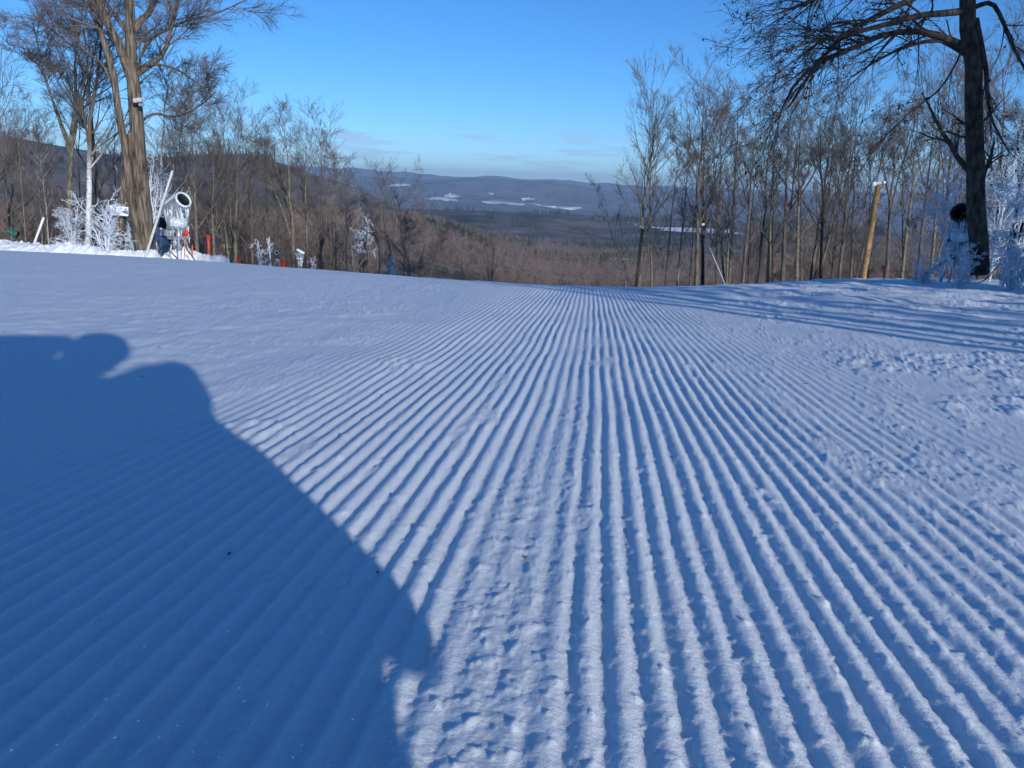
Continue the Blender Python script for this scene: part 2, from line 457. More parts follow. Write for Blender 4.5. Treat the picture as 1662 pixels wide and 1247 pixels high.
AP = -1.5
th = np.concatenate([np.linspace(-66, -37, 110)[:-1], np.linspace(-37, 37, 1360), np.linspace(37, 66, 110)[1:]])
rr = [1.15]
while rr[-1] < 72:
    d = max(rr[-1] + AP, 0.45)
    rr.append(rr[-1] + 0.0068 * d ** 1.26)
rr = np.array(rr)
TT, RR = np.meshgrid(np.radians(th), rr)
GX, GY = RR * np.sin(TT), AP + RR * np.cos(TT)
GZ = snow_surface(GX, GY)
w = sstep(55, 110, np.hypot(GX, GY))
GZ = GZ * (1 - w) + far_ground(GX, GY) * w
slope = link('ski_slope', grid_mesh('ski_slope', GX, GY, GZ), M['snow'])
tag(slope, 'groomed corduroy snow of the ski slope', kind='structure')

# the same snow behind and beside the camera
bx, by = np.meshgrid(np.linspace(-60, 60, 121), np.concatenate([np.linspace(-60, -2, 59), np.linspace(-1, 30, 32)]))
bz = near_ground(bx, by) - 0.05 - 0.6 * sstep(1.0, 4.0, by + 1.5 - 0.42 * np.abs(bx)) + 0.02 * fbm(bx * .5, by * .5, 3)
back = link('snow_field', grid_mesh('snow_field', bx, by, bz), M['snow'])
tag(back, kind='structure')

# wooded hills and valley
fth = np.linspace(-62, 62, 520)
fr = np.geomspace(64, 17600, 330)
TT, RR = np.meshgrid(np.radians(fth), fr)
FX, FY = RR * np.sin(TT), RR * np.cos(TT)
FZ = ground(FX, FY) - 0.5 * sstep(80, 66, RR)

def hills_material():
    m, n, l, p = nmat('wooded_hills')
    ge = n.new('ShaderNodeNewGeometry')
    no = n.new('ShaderNodeTexNoise'); no.inputs['Scale'].default_value = 0.004; no.inputs['Detail'].default_value = 9; no.inputs['Roughness'].default_value = 0.62
    l.new(ge.outputs['Position'], no.inputs['Vector'])
    rp = n.new('ShaderNodeValToRGB')
    e = rp.color_ramp.elements
    e[0].position = 0.36; e[0].color = (0.04, 0.048, 0.042, 1)
    e[1].position = 0.66; e[1].color = (0.20, 0.165, 0.145, 1)
    x = e.new(0.47); x.color = (0.115, 0.10, 0.09, 1)
    l.new(no.outputs['Fac'], rp.inputs[0])
    n2 = n.new('ShaderNodeTexNoise'); n2.inputs['Scale'].default_value = 0.011; n2.inputs['Detail'].default_value = 8; n2.inputs['Roughness'].default_value = 0.7
    l.new(ge.outputs['Position'], n2.inputs['Vector'])
    r2 = n.new('ShaderNodeMapRange'); r2.inputs['From Min'].default_value = 0.50; r2.inputs['From Max'].default_value = 0.64
    r2.inputs['To Max'].default_value = 0.75
    l.new(n2.outputs['Fac'], r2.inputs['Value'])
    vl = n.new('ShaderNodeVectorMath'); vl.operation = 'LENGTH'; l.new(ge.outputs['Position'], vl.inputs[0])
    dr = n.new('ShaderNodeMapRange'); dr.inputs['From Min'].default_value = 900; dr.inputs['From Max'].default_value = 2200
    dr.inputs['To Min'].default_value = 1.0; dr.inputs['To Max'].default_value = 0.22
    l.new(vl.outputs['Value'], dr.inputs['Value'])
    mm = n.new('ShaderNodeMath'); mm.operation = 'MULTIPLY'; l.new(r2.outputs[0], mm.inputs[0]); l.new(dr.outputs[0], mm.inputs[1])
    mx = n.new('ShaderNodeMix'); mx.data_type = 'RGBA'; mx.inputs['B'].default_value = (0.62, 0.63, 0.66, 1)
    l.new(mm.outputs[0], mx.inputs['Factor']); l.new(rp.outputs[0], mx.inputs['A'])
    l.new(mx.outputs['Result'], p.inputs['Base Color'])
    p.inputs['Roughness'].default_value = 1.0; p.inputs['Specular IOR Level'].default_value = 0.0
    return m
M['hills'] = hills_material()
hills = link('hills', grid_mesh('hills', FX, FY, FZ), M['hills'])
tag(hills, 'wooded hills and valley below the ski slope', kind='structure')

def march(px, py):
    d = ray(px, py)
    t = np.geomspace(150, 20000, 6000)
    zz = ground(d.x * t, t)
    i = np.argmax(EYE + d.z * t < zz)
    return np.array([d.x * t[i], t[i]]) if i else None

# white open fields in the valley
for outline in ([(782, 327.5), (800, 327), (880, 333), (905, 335.5), (890, 337), (840, 334.5), (785, 330.5)],
                [(718, 318), (733, 314), (748, 319), (730, 322)], [(845, 323), (858, 321), (866, 325), (850, 327)],
                [(792, 314), (800, 314), (800, 317), (793, 317)], [(700, 321), (722, 322), (742, 326), (720, 327), (690, 323)],
                [(566, 300), (574, 299), (575, 303), (567, 303)], [(632, 301), (662, 299), (664, 302), (634, 304)],
                [(1060, 371), (1120, 372), (1195, 376), (1190, 383), (1110, 379), (1062, 376)],
                [(905, 336), (940, 337), (940, 339), (906, 339)]):
    pts = [march(*q) for q in outline]
    if any(p is None for p in pts): continue
    bm = bmesh.new()
    vs = [bm.verts.new((p[0], p[1], 0)) for p in pts]
    bm.faces.new(vs)
    bmesh.ops.triangulate(bm, faces=bm.faces[:])
    for _ in range(3):
        bmesh.ops.subdivide_edges(bm, edges=bm.edges[:], cuts=1)
    for v in bm.verts:
        v.co.z = gz(v.co.x, v.co.y) + 4.0
        v.co.x += 40 * float(fbm(np.array([v.co.x / 150.]), np.array([v.co.y / 150.]), 2)[0])
    tag(bm_obj('field', bm, M['bank']), kind='structure')

# ------------------------------------------------------------------ trees
def children(rng, P, Rr, per, t0, t1, ratio, ang, n, up, wander, rk, rmin, tpow=1.0, taper=0.55, lo=0.0, side=None, stems=None):
    B = len(P)
    Ln = np.linalg.norm(np.diff(P, axis=1), axis=2).sum(1)
    if stems is None:
        idx = np.repeat(np.arange(B), per)
    else:                                # boughs take twigs by their length, the first `stems` of them (the trunks) only a few
        wt = Ln * np.where(np.arange(B) < stems, 0.12, 1.0)
        idx = rng.choice(B, B * per, p=wt / wt.sum())
    t = t0 + (t1 - t0) * rng.uniform(0, 1, len(idx)) ** tpow
    f = t * (P.shape[1] - 1); i = np.clip(f.astype(int), 0, P.shape[1] - 2); f = (f - i)[:, None]
    S = P[idx, i] * (1 - f) + P[idx, i + 1] * f
    T = P[idx, i + 1] - P[idx, i]; T /= np.linalg.norm(T, axis=1, keepdims=True) + 1e-9
    r = (Rr[idx, i] * (1 - f[:, 0]) + Rr[idx, i + 1] * f[:, 0])
    q = rng.normal(size=S.shape)
    if side is not None: q = q + np.asarray(side)
    q -= (q * T).sum(1, keepdims=True) * T; q /= np.linalg.norm(q, axis=1, keepdims=True) + 1e-9
    a = rng.normal(ang[0], ang[1], len(idx))[:, None]
    D = np.cos(a) * T + np.sin(a) * q
    L = np.maximum(Ln[idx] * ratio * (1 - taper * t) * rng.uniform(0.55, 1.25, len(idx)), lo)
    pts = [S]
    for s in range(n - 1):
        pts.append(pts[-1] + D * (L / (n - 1))[:, None])
        D = D + wander * rng.normal(size=D.shape) + np.array([0, 0, up])
        D /= np.linalg.norm(D, axis=1, keepdims=True)
    Pn = np.stack(pts, 1)
    r0 = np.maximum(np.minimum(r * rk, r * 0.9), rmin)
    Rn = np.maximum(r0[:, None] * (1 - 0.86 * np.linspace(0, 1, n))[None], rmin * 0.6)
    return Pn, Rn

def trunk_line(rng, H, r0, lean=0.03, n=14, wob=0.02, tip=0.06):
    t = np.linspace(0, 1, n)
    a = rng.uniform(0, 6.28)
    x = lean * H * t * math.cos(a) + wob * H * np.cumsum(rng.normal(size=n)) / n ** .5 * t
    y = lean * H * t * math.sin(a) + wob * H * np.cumsum(rng.normal(size=n)) / n ** .5 * t
    P = np.stack([x - x[0], y - y[0], H * t], 1)
    flare = 1 + 0.5 * np.exp(-t * 22)
    return P[None], (r0 * ((1 - t) * (1 - tip) + tip) * flare)[None]

def make_tree(seed, H=14., r0=.17, first=.35, n1=16, n2=7, n3=6, n4=0, l1=.36, a1=(.75, .15), up1=.10, stems=1, lean=.03, l2=.5, l3=.5, twig=.006, wob=.02, up2=.06, fork=0.0):
    rng = np.random.RandomState(seed)
    P0, R0 = trunk_line(rng, H, r0, lean, wob=wob)
    for s in range(stems - 1):
        P, Q = trunk_line(rng, H * rng.uniform(.75, .97), r0 * rng.uniform(.6, .9), .16, wob=wob)
        P = P + np.array([rng.normal() * r0 * 1.2, rng.normal() * r0 * 1.2, 0])
        P0, R0 = np.concatenate([P0, P]), np.concatenate([R0, Q])
    if fork:
        Pf, Rf = children(rng, P0, R0, 3, fork, fork + .2, .62, (.42, .1), 14, .05, .07, .75, .02, taper=.4)
        P0, R0 = np.concatenate([P0, Pf]), np.concatenate([R0, Rf])
    P1, R1 = children(rng, P0, R0, n1, first, .99, l1, a1, 8, up1, .10, .50, .016, taper=.55, tpow=.85)
    P2, R2 = children(rng, P1, R1, n2, .12, 1., l2, (.55, .15), 6, up2, .07, .6, .010)
    P3, R3 = children(rng, P2, R2, n3, .10, 1., l3, (.50, .15), 4, .05, .06, .6, twig, lo=.35)
    cg = [(P2, R2, 4), (P3, R3, 3)]
    if n4:
        P4, R4 = children(rng, P3, R3, n4, .1, 1., .65, (.48, .15), 3, .04, .05, .7, twig * .8, lo=.25)
        cg.append((P4, R4, 3))
    H = float(np.percentile(cg[-1][0][..., 2], 97.5))
    return tube_mesh('trunk', [(P0, R0, 9), (P1, R1, 5)]), tube_mesh('crown', cg), H

PROTO = {
    'vase': make_tree(11, 14, .15, .26, 19, 8, 6, 2, .50, (.48, .10), .05, twig=.007, l2=.55, l3=.6),
    'tall': make_tree(12, 15, .15, .34, 22, 7, 6, 2, .36, (.55, .12), .07, twig=.007, l2=.55, l3=.6),
    'fork': make_tree(13, 14, .17, .45, 10, 7, 6, 2, .42, (.60, .15), .05, fork=.30, twig=.007, l2=.55, l3=.6),
    'twin': make_tree(14, 14, .12, .32, 12, 7, 6, 2, .38, (.52, .12), .07, stems=2, twig=.007, l2=.55, l3=.6),
    'clump': make_tree(15, 12, .11, .25, 8, 7, 6, 2, .42, (.55, .15), .06, stems=4, twig=.007, l2=.55, l3=.6),
    'wide': make_tree(16, 13, .16, .22, 16, 8, 6, 2, .56, (.72, .18), .08, wob=.03, twig=.007, l2=.55, l3=.6),
    'thin': make_tree(17, 11, .065, .22, 18, 6, 5, 2, .32, (.62, .15), .06, twig=.007, l2=.55, l3=.6),
    'pole': make_tree(18, 12, .07, .35, 16, 6, 5, 2, .30, (.55, .15), .08, lean=.06, twig=.007, l2=.55, l3=.6),
    'crook': make_tree(19, 10, .09, .25, 11, 6, 5, 2, .46, (.8, .2), .03, lean=.12, wob=.05, twig=.007, l2=.55, l3=.6),
}
def shared(name, me, mat, parent):
    """an object on shared mesh data with its own material"""
    if not me.materials: me.materials.append(mat)
    o = link(name, me, None, parent)
    o.material_slots[0].link = 'OBJECT'; o.material_slots[0].material = mat
    return o

_rt = random.Random(3)
def tree(name, label, kind, base, top, D, bark='bark', twig='twig', group=None, width=1.0, thick=1.0, lean=True, rz=None):
    """a tree whose foot is at photo column base[0] at depth D and whose tip reaches the photo point top"""
    b = at(base[0], base[1], D); x, y = b[0], D
    z = gz(x, y) - 0.15
    tp = at(top[0], top[1], D)
    t, c, H = PROTO[kind]
    h = max(2.0, tp[2] - z) * (1.1 if group else 1.0)
    s = h / H
    o = empty(name, (x, y, z))
    o.scale = (s * width * thick, s * width * thick, s)
    ln = math.atan2(tp[0] - x, h) if lean else 0
    o.rotation_euler = (Matrix.Rotation(ln, 3, 'Y') @ Matrix.Rotation(rz if rz is not None else _rt.uniform(0, 6.28), 3, 'Z')).to_euler()
    tag(o, label, 'tree', group)
    shared('trunk', t, M[bark], o); shared('crown', c, M[twig], o)
    return o

def hero_tree(name, label, paths, bark, twig, seed, specs, base, leaf=0, limb_mat=None, cat='tree'):
    """paths: list of (photo points, depths, radius at start, radius at end); then twig levels"""
    rng = np.random.RandomState(seed)
    Ps, Rs = [], []
    for pts, dep, ra, rb in paths:
        dd = np.interp(np.linspace(0, 1, len(pts)), np.linspace(0, 1, len(dep)), dep)
        w3 = np.array([at(p[0], p[1], d) for p, d in zip(pts, dd)]) - np.array(base)
        P = resample(w3, 14)
        P[1:-1] += rng.normal(size=(12, 3)) * 0.15 * rb
        Ps.append(P); Rs.append(np.linspace(1, 0, 14) ** 0.9 * (ra - rb) + rb)
    P0, R0 = np.stack(Ps), np.stack(Rs)
    o = empty(name, base); tag(o, label, cat)
    lev = [(P0, R0)]
    for sp in specs: lev.append(children(rng, *lev[-1], **sp))
    link('trunk', tube_mesh('trunk', [(P0, R0, 12)]), M[bark], o)
    link('crown', tube_mesh('crown', [(p, r, 5 if i == 0 else 3) for i, (p, r) in enumerate(lev[1:])]), M[twig], o)
    if leaf:
        P = lev[-1][0]
        k = rng.randint(0, len(P), leaf); S = P[k, rng.randint(1, P.shape[1], leaf)]
        a, b = rng.normal(size=(leaf, 3)) * .020, rng.normal(size=(leaf, 3)) * .011
        a[:, 2] = -np.abs(a[:, 2]) - .02
        V = np.stack([S, S + a * .5 + b, S + a * 1.3, S + a * .5 - b], 1).reshape(-1, 3)
        link('leaf', mesh_np('leaf', V, np.arange(leaf * 4).reshape(-1, 4), False), M['leaf'], o)['kind'] = 'stuff'
    return o

def foot(px, py, D, sink=0.15):
    b = at(px, py, D)
    return (b[0], D, gz(b[0], D) - sink)

# --- big old maple on the left, several stems
LD = 34.0
mb = foot(236, 405, LD)
lv = lambda per, t0, ratio, ang, n, up, wan, rk, rmin, lo=0., **k: dict(per=per, t0=t0, t1=1., ratio=ratio, ang=ang, n=n, up=up, wander=wan, rk=rk, rmin=rmin, lo=lo, **k)
hero_tree('maple_tree', 'huge old bare maple with ridged trunk behind the leaning metal pole', [
    ([(240, 409), (234, 350), (226, 255), (219, 160), (214, 100), (211, 40), (206, -80), (200, -190)], [34], .35, .12),
    ([(228, 408), (214, 330), (203, 245), (193, 185), (187, 146), (176, 90), (150, 10), (135, -60)], [33.7, 33.4], .17, .09),
    ([(192, 409), (195, 370), (199, 320), (203, 275), (209, 235), (214, 215)], [33.6, 33.9], .20, .13),
    ([(216, 135), (200, 90), (186, 60), (168, 22), (145, -30), (95, -130)], [34, 33], .20, .06),
    ([(224, 120), (240, 108), (256, 96), (268, 80), (276, 55), (292, -10), (330, -90)], [34, 33], .12, .05),
    ([(212, 62), (228, 34), (243, 18), (265, -30), (300, -130)], [34, 34.5], .15, .05),
    ([(228, 92), (244, 65), (268, 50), (300, 35), (350, 22), (400, 0)], [34, 33], .07, .02),
    ([(222, 110), (250, 105), (285, 112), (320, 135), (350, 160)], [34, 32], .06, .02),
    ([(188, 150), (170, 110), (150, 92), (110, 70), (50, 20)], [33.5, 35], .06, .02),
    ([(214, 60), (190, 30), (150, -30), (110, -120)], [34, 35.5], .10, .03),
    ([(226, 200), (250, 185), (285, 190), (320, 175), (350, 150)], [34, 33], .06, .02),
], 'bark_tan', 'twig', 5, [
    lv(9, .30, .42, (.75, .2), 8, .03, .11, .40, .014, taper=.35, stems=3), lv(7, .12, .6, (.55, .2), 6, .02, .08, .6, .009), lv(6, .1, .6, (.5, .2), 4, .01, .07, .6, .006, .5), lv(3, .1, .65, (.5, .2), 3, .0, .06, .6, .005, .35)], mb)

# --- dark beech on the right edge with boughs sweeping left
BD = 17.0
bb = foot(1586, 438, BD)
hero_tree('beech_tree', 'dark tall tree at the right with long boughs arching left', [
    ([(1590, 445), (1588, 380), (1584, 300), (1582, 200), (1580, 120), (1574, 50), (1570, -80)], [17], .19, .135),
    ([(1568, 78), (1545, 66), (1500, 52), (1440, 55), (1385, 78), (1325, 105), (1285, 145), (1262, 195)], [17, 15], .075, .014),
    ([(1568, 18), (1530, 22), (1490, 26), (1430, 42), (1360, 60), (1320, 66), (1275, 85)], [17, 14], .070, .012),
    ([(1568, 80), (1545, 70), (1515, 66), (1470, 76), (1425, 98), (1382, 126)], [17, 16], .055, .012),
    ([(1572, -30), (1500, -10), (1440, 18), (1380, 50), (1340, 88), (1305, 135), (1280, 175)], [17, 14.5], .07, .012),
    ([(1572, -50), (1500, -45), (1400, -25), (1340, -8), (1290, 12), (1255, 25)], [17, 14], .07, .012),
    ([(1572, -70), (1480, -60), (1380, -40), (1320, -22), (1270, -8)], [17, 16], .06, .012),
    ([(1582, 12), (1610, 6), (1630, 40), (1642, 72), (1662, 110), (1690, 160)], [17, 16], .05, .012),
    ([(1584, 30), (1600, 110), (1602, 150), (1612, 200), (1640, 250)], [17, 16.6], .055, .012),
    ([(1584, 225), (1560, 222), (1540, 215), (1520, 212)], [17, 16], .03, .012),
    ([(1570, 60), (1548, 110), (1520, 150), (1480, 180), (1430, 230), (1380, 300)], [17, 16], .022, .006),
], 'bark_dark', 'twig_dark', 9, [
    lv(12, .20, .38, (.5, .2), 8, -.02, .09, .42, .0075, taper=.35, stems=1), lv(6, .1, .5, (.55, .2), 6, -.05, .08, .6, .0045, .45), lv(4, .1, .6, (.55, .2), 4, -.06, .08, .7, .0035, .3)], bb, leaf=1100)

LOOK = {'vase': 'fan crowned', 'tall': 'tall straight', 'fork': 'forked', 'twin': 'two stemmed', 'clump': 'many stemmed', 'wide': 'broad crowned',
        'thin': 'slender', 'pole': 'thin leaning', 'crook': 'crooked'}
HUE = {'bark': 'brown', 'bark_moss': 'mossy grey', 'bark_dark': 'dark'}
ORD = ['first', 'second', 'third', 'fourth', 'fifth', 'sixth', 'seventh', 'eighth', 'ninth', 'tenth', 'eleventh', 'twelfth', 'thirteenth', 'fourteenth', 'fifteenth', 'sixteenth', 'seventeenth', 'eighteenth']
def row_labels(rows, marks):
    """each tree of a row told by its look and its place right of a landmark"""
    out, seen = {}, {}
    for i in sorted(range(len(rows)), key=lambda j: rows[j][0][0]):
        b, t, D, k, bk = rows[i]
        m = [w for x_, w in marks if x_ <= b[0]][-1]
        seen[m] = seen.get(m, -1) + 1
        out[i] = '%s %s bare tree, %s trunk right of %s' % (LOOK[k], HUE[bk], ORD[seen[m]], m)
    return out
# --- individual trees, left
tree('maple_tree', 'grey forked tree standing left of the white birch', 'fork', (104, 402), (98, -70), 40, 'bark_moss', thick=1.15)
tree('birch_tree', 'white barked birch left of the big maple', 'tall', (137, 402), (158, -110), 37, 'birch', thick=1.25, rz=1)
tree('young_tree', 'slim tree at the far left beside the green hood', 'vase', (40, 402), (30, 140), 44, 'bark_moss', width=.7)
tree('young_tree', 'slim leaning tree crossed by the white pipe', 'pole', (66, 402), (42, 150), 46, 'bark_moss')
tree('young_tree', 'thin pale trunk just right of the white pipe', 'thin', (76, 400), (68, 230), 45, 'dead')
tree('bare_tree', 'tall dark tree rising between the birch and the maple', 'vase', (160, 404), (140, -90), 46, 'bark')
tree('birch_tree', 'slender frosted birch right of the big maple', 'thin', (258, 404), (262, 60), 40, 'birch', thick=1.3)
tree('bare_tree', 'crooked bare tree at the left picture edge', 'wide', (-30, 402), (-10, 30), 48, 'bark')
LEFT_ROW = [
        ((318, 408), (300, 130), 52, 'vase', 'bark_moss'), ((345, 412), (352, 210), 55, 'tall', 'bark_moss'), ((378, 418), (392, 165), 58, 'vase', 'bark_moss'),
        ((384, 418), (368, 200), 60, 'clump', 'bark_moss'), ((408, 425), (415, 215), 62, 'vase', 'bark'), ((478, 432), (478, 205), 62, 'fork', 'bark_moss'),
        ((497, 434), (505, 200), 64, 'vase', 'bark_moss'), ((515, 436), (530, 205), 66, 'vase', 'bark'), ((545, 438), (550, 260), 68, 'thin', 'bark_moss'),
        ((612, 443), (625, 285), 60, 'vase', 'bark_moss'), ((622, 444), (648, 285), 63, 'wide', 'bark'), ((672, 450), (668, 330), 52, 'crook', 'bark_moss'),
        ((682, 450), (700, 345), 54, 'clump', 'bark_moss'), ((755, 458), (745, 365), 56, 'crook', 'bark'), ((790, 460), (800, 385), 58, 'wide', 'bark'),
        ((650, 447), (655, 360), 50, 'thin', 'bark'), ((365, 414), (360, 200), 66, 'pole', 'bark'), ((432, 426), (440, 235), 66, 'thin', 'bark'),
        ((457, 430), (452, 260), 70, 'pole', 'bark'), ((562, 440), (570, 300), 62, 'pole', 'bark'), ((535, 438), (540, 300), 57, 'thin', 'bark_moss'),
        ((330, 410), (335, 240), 60, 'thin', 'bark'), ((288, 408), (282, 150), 56, 'thin', 'bark_moss'), ((715, 455), (712, 380), 55, 'thin', 'bark'),
        ((590, 442), (600, 330), 70, 'thin', 'bark'), ((20, 400), (5, 170), 55, 'vase', 'bark'), ((120, 402), (122, 170), 60, 'thin', 'bark'),
        ((180, 404), (175, 190), 58, 'pole', 'bark'), ((275, 408), (300, 200), 62, 'vase', 'bark')]
LL = row_labels(LEFT_ROW, [(-99, 'the left picture edge'), (110, 'the white birch'), (270, 'the big iced snow gun'), (340, 'the orange padded post'), (440, 'the distant black snow gun'), (490, 'the distant green snow gun'), (577, 'the pale dead tree'), (640, 'the small green snow gun')])
for i, (b, t, D, k, bk) in enumerate(LEFT_ROW):
    tree('bare_tree', LL[i], k, b, t, D, bk, group='bare trees left of the trail', thick=1.15)
tree('dead_tree', 'pale barkless dead tree with a forked top among the left woods', 'crook', (577, 441), (582, 335), 50, 'dead', 'dead', thick=.9, rz=2.0)

# --- individual trees, right
tree('bare_tree', 'slim tree leaning left at the left end of the right woods', 'tall', (1037, 463), (1062, 90), 48, 'bark_moss', rz=.3)
tree('bare_tree', 'taller twin of the two slim trees at the woods corner', 'vase', (1063, 463), (1058, 95), 50, 'bark_moss', width=.72, rz=2.)
tree('bare_tree', 'crooked low tree reaching left over the valley view', 'crook', (1040, 463), (985, 270), 46, 'bark', rz=3.3)
tree('bare_tree', 'straight tan trunked tree with a fan shaped crown in the right woods', 'tall', (1132, 463), (1152, 75), 44, 'bark_tan', thick=1.2, rz=1.)
tree('bare_tree', 'forked dark tree standing behind the orange pole', 'fork', (1440, 458), (1440, 120), 36, 'bark', rz=.8)
RIGHT_ROW = [
        ((1080, 462), (1095, 230), 56, 'thin', 'bark'), ((1100, 462), (1118, 190), 54, 'pole', 'bark_moss'), ((1145, 462), (1140, 150), 52, 'vase', 'bark_dark'),
        ((1165, 462), (1180, 190), 58, 'thin', 'bark'), ((1185, 462), (1200, 170), 50, 'clump', 'bark_moss'), ((1205, 462), (1240, 165), 46, 'vase', 'bark'),
        ((1228, 461), (1250, 190), 52, 'tall', 'bark_moss'), ((1248, 461), (1270, 150), 48, 'vase', 'bark_moss'), ((1272, 461), (1295, 160), 50, 'fork', 'bark'),
        ((1295, 461), (1310, 130), 46, 'vase', 'bark_moss'), ((1315, 460), (1350, 140), 52, 'clump', 'bark'), ((1335, 460), (1330, 170), 44, 'tall', 'bark_dark'),
        ((1362, 460), (1390, 150), 50, 'vase', 'bark'), ((1385, 459), (1400, 190), 56, 'twin', 'bark'), ((1465, 457), (1480, 150), 42, 'tall', 'bark_moss'),
        ((1492, 456), (1510, 120), 44, 'vase', 'bark'), ((1512, 455), (1545, 130), 38, 'twin', 'bark_moss'), ((1535, 454), (1540, 90), 46, 'vase', 'bark'),
        ((1615, 450), (1625, 60), 40, 'vase', 'bark'), ((1640, 450), (1660, 80), 44, 'fork', 'bark'), ((1120, 462), (1128, 260), 62, 'thin', 'bark'),
        ((1218, 461), (1222, 240), 64, 'thin', 'bark_dark'), ((1262, 461), (1260, 230), 66, 'pole', 'bark_dark'), ((1308, 460), (1300, 220), 62, 'pole', 'bark'),
        ((1350, 460), (1362, 240), 60, 'thin', 'bark_dark'), ((1415, 458), (1420, 220), 52, 'thin', 'bark'), ((1478, 457), (1470, 210), 58, 'pole', 'bark_dark'),
        ((1555, 453), (1580, 150), 52, 'clump', 'bark'), ((1600, 452), (1590, 130), 54, 'tall', 'bark'), ((1680, 450), (1690, 60), 46, 'vase', 'bark')]
RL = row_labels(RIGHT_ROW, [(0, 'the slim twin trees'), (1133, 'the tan trunked tree'), (1250, 'the slanting thin grey pole'), (1401, 'the orange pole'), (1590, 'the dark arching tree')])
for i, (b, t, D, k, bk) in enumerate(RIGHT_ROW):
    tree('bare_tree', RL[i], k, b, t, D, bk, group='bare trees right of the trail', thick=1.1)

# --- trees along the right edge of the trail behind the camera: their shadows cross the snow
SD = np.array([-math.sin(SUN_BACK), math.cos(SUN_BACK)])
for i, (gx, gy, L, H, k) in enumerate([(4.2, 9.3, 17, 13, 'vase'), (7.0, 11.5, 15, 13, 'fork'), (7.5, 15.0, 22, 15, 'vase'), (9.5, 17.5, 16, 13, 'wide'),
                                       (12.5, 22.5, 18, 15, 'vase'), (12.5, 16., 14, 14, 'tall'), (6.0, 8.2, 12, 12, 'clump'), (2.2, 7.6, 15, 12, 'twin'),
                                       (2.7, 7.8, 19, 13, 'fork'), (3.3, 7.9, 23, 14, 'clump'), (16., 22., 20, 15, 'fork'), (14, 26, 24, 16, 'vase')]):
    t, c, Hh = PROTO[k]
    p = np.array([gx, gy]) - L * SD
    o = empty('bare_tree', (p[0], p[1], gz(p[0], p[1]) - .1)); s = H / Hh
    o.scale = (s * 1.3, s * 1.3, s); o.rotation_euler = (0, 0, i * 1.7)
    tag(o, 'bare trailside tree standing behind the camera, seen by its shadow', 'tree', 'trailside trees behind the camera')
    shared('trunk', t, M['bark'], o); shared('crown', c, M['twig'], o)

EVERGREENS = [(9.3, 16.6, 17, 1.15), (10.4, 17, 14, 1.2), (10.9, 17.2, 19, 1.2), (9.8, 17.2, 23, 1.3)]
# --- frosted shrubs and trees by the snow guns
def frosted(name, label, base_px, top_py, D, seed, spread=1.0, weep=-.06, stems=6, group=None, r=.014, dens=1.0, cat='shrub', t0=.1, stem='rime', bl=.40):
    rng = np.random.RandomState(seed)
    b = foot(*base_px, D, .1)
    H = at(base_px[0], top_py, D)[2] - b[2]
    n = 10; t = np.linspace(0, 1, n)
    Ps = []
    for s in range(stems):
        a, l = rng.uniform(0, 6.28), rng.uniform(.1, .5) * spread * H * .6
        x = l * np.cos(a) * t ** 1.3; y = l * np.sin(a) * t ** 1.3
        Ps.append(np.stack([x, y, H * rng.uniform(.65, 1.) * (t - .12 * t ** 3)], 1) + rng.normal(size=(n, 3)) * .02 * H * t[:, None])
    P0 = np.stack(Ps); R0 = np.tile(np.linspace(r * 1.9, r * .7, n), (stems, 1))
    P1, R1 = children(rng, P0, R0, int(9 * dens), t0, 1., bl, (.9, .25), 7, weep, .16, .8, r * .7, taper=.35)
    P2, R2 = children(rng, P1, R1, int(6 * dens), .1, 1., .5, (.8, .25), 5, weep * 1.3, .16, .8, r * .6)
    P3, R3 = children(rng, P2, R2, int(4 * dens), .1, 1., .5, (.8, .25), 3, weep * 1.6, .16, .8, r * .5)
    o = empty(name, b); tag(o, label, cat, group)
    link('stem', tube_mesh('stem', [(P0, R0, 5)]), M[stem], o)
    link('crown', tube_mesh('crown', [(P1, R1, 4), (P2, R2, 3), (P3, R3, 3)]), M['rime'], o)
    return o
frosted('frosted_shrub', 'white ice coated shrub between the birch and the sign', (172, 408), 300, 32.5, 1, 1.1, -.05, 9, r=.018)
frosted('frosted_shrub', 'ice coated twigs hanging left of the birch trunk', (122, 402), 320, 36, 2, .8, -.04, 6, r=.015)
frosted('frosted_tree', 'blue white frosted sapling behind the big maple', (250, 404), 210, 38, 3, .35, -.05, 5, r=.018, cat='tree')
frosted('frosted_shrub', 'frosted low brush between sign post and maple trunk', (212, 408), 340, 35, 4, .9, -.03, 6, r=.012)
frosted('frosted_sapling', 'frosted sapling with drooping ice left of the distant black snow gun', (422, 424), 362, 50, 5, .18, -.12, 3, r=.026, bl=.17, cat='sapling')
frosted('frosted_sapling', 'narrow frosted sapling right of the hanging frost clump', (438, 425), 368, 51, 6, .15, -.12, 2, r=.026, bl=.15, cat='sapling')
frosted('frosted_sapling', 'frosted sapling right of the green snow gun', (508, 434), 388, 52, 7, .2, -.12, 2, r=.022, bl=.16, cat='sapling')
frosted('frosted_sapling', 'small white frosted sapling above the far green hydrant', (635, 446), 400, 50, 8, .2, -.12, 3, r=.026, bl=.16, cat='sapling')
frosted('frosted_tree', 'white frosted tree crown showing above the left woods', (590, 442), 341, 66, 9, .35, -.02, 9, r=.05, cat='tree', t0=.86, dens=1.0, stem='bark', bl=.14)
frosted('frosted_tree', 'tall frosted sapling left of the dark arching tree', (1528, 440), 150, 20, 11, .35, -.14, 5, r=.010, dens=1.2, cat='tree')
frosted('frosted_tree', 'frosted weeping tree right of the dark arching tree', (1640, 440), 120, 19, 12, .45, -.15, 6, r=.011, dens=1.2, cat='tree')
frosted('frosted_tree', 'frosted drooping sapling just behind the dark trunk', (1608, 440), 190, 21, 13, .4, -.14, 5, r=.010, dens=1.1, cat='tree')
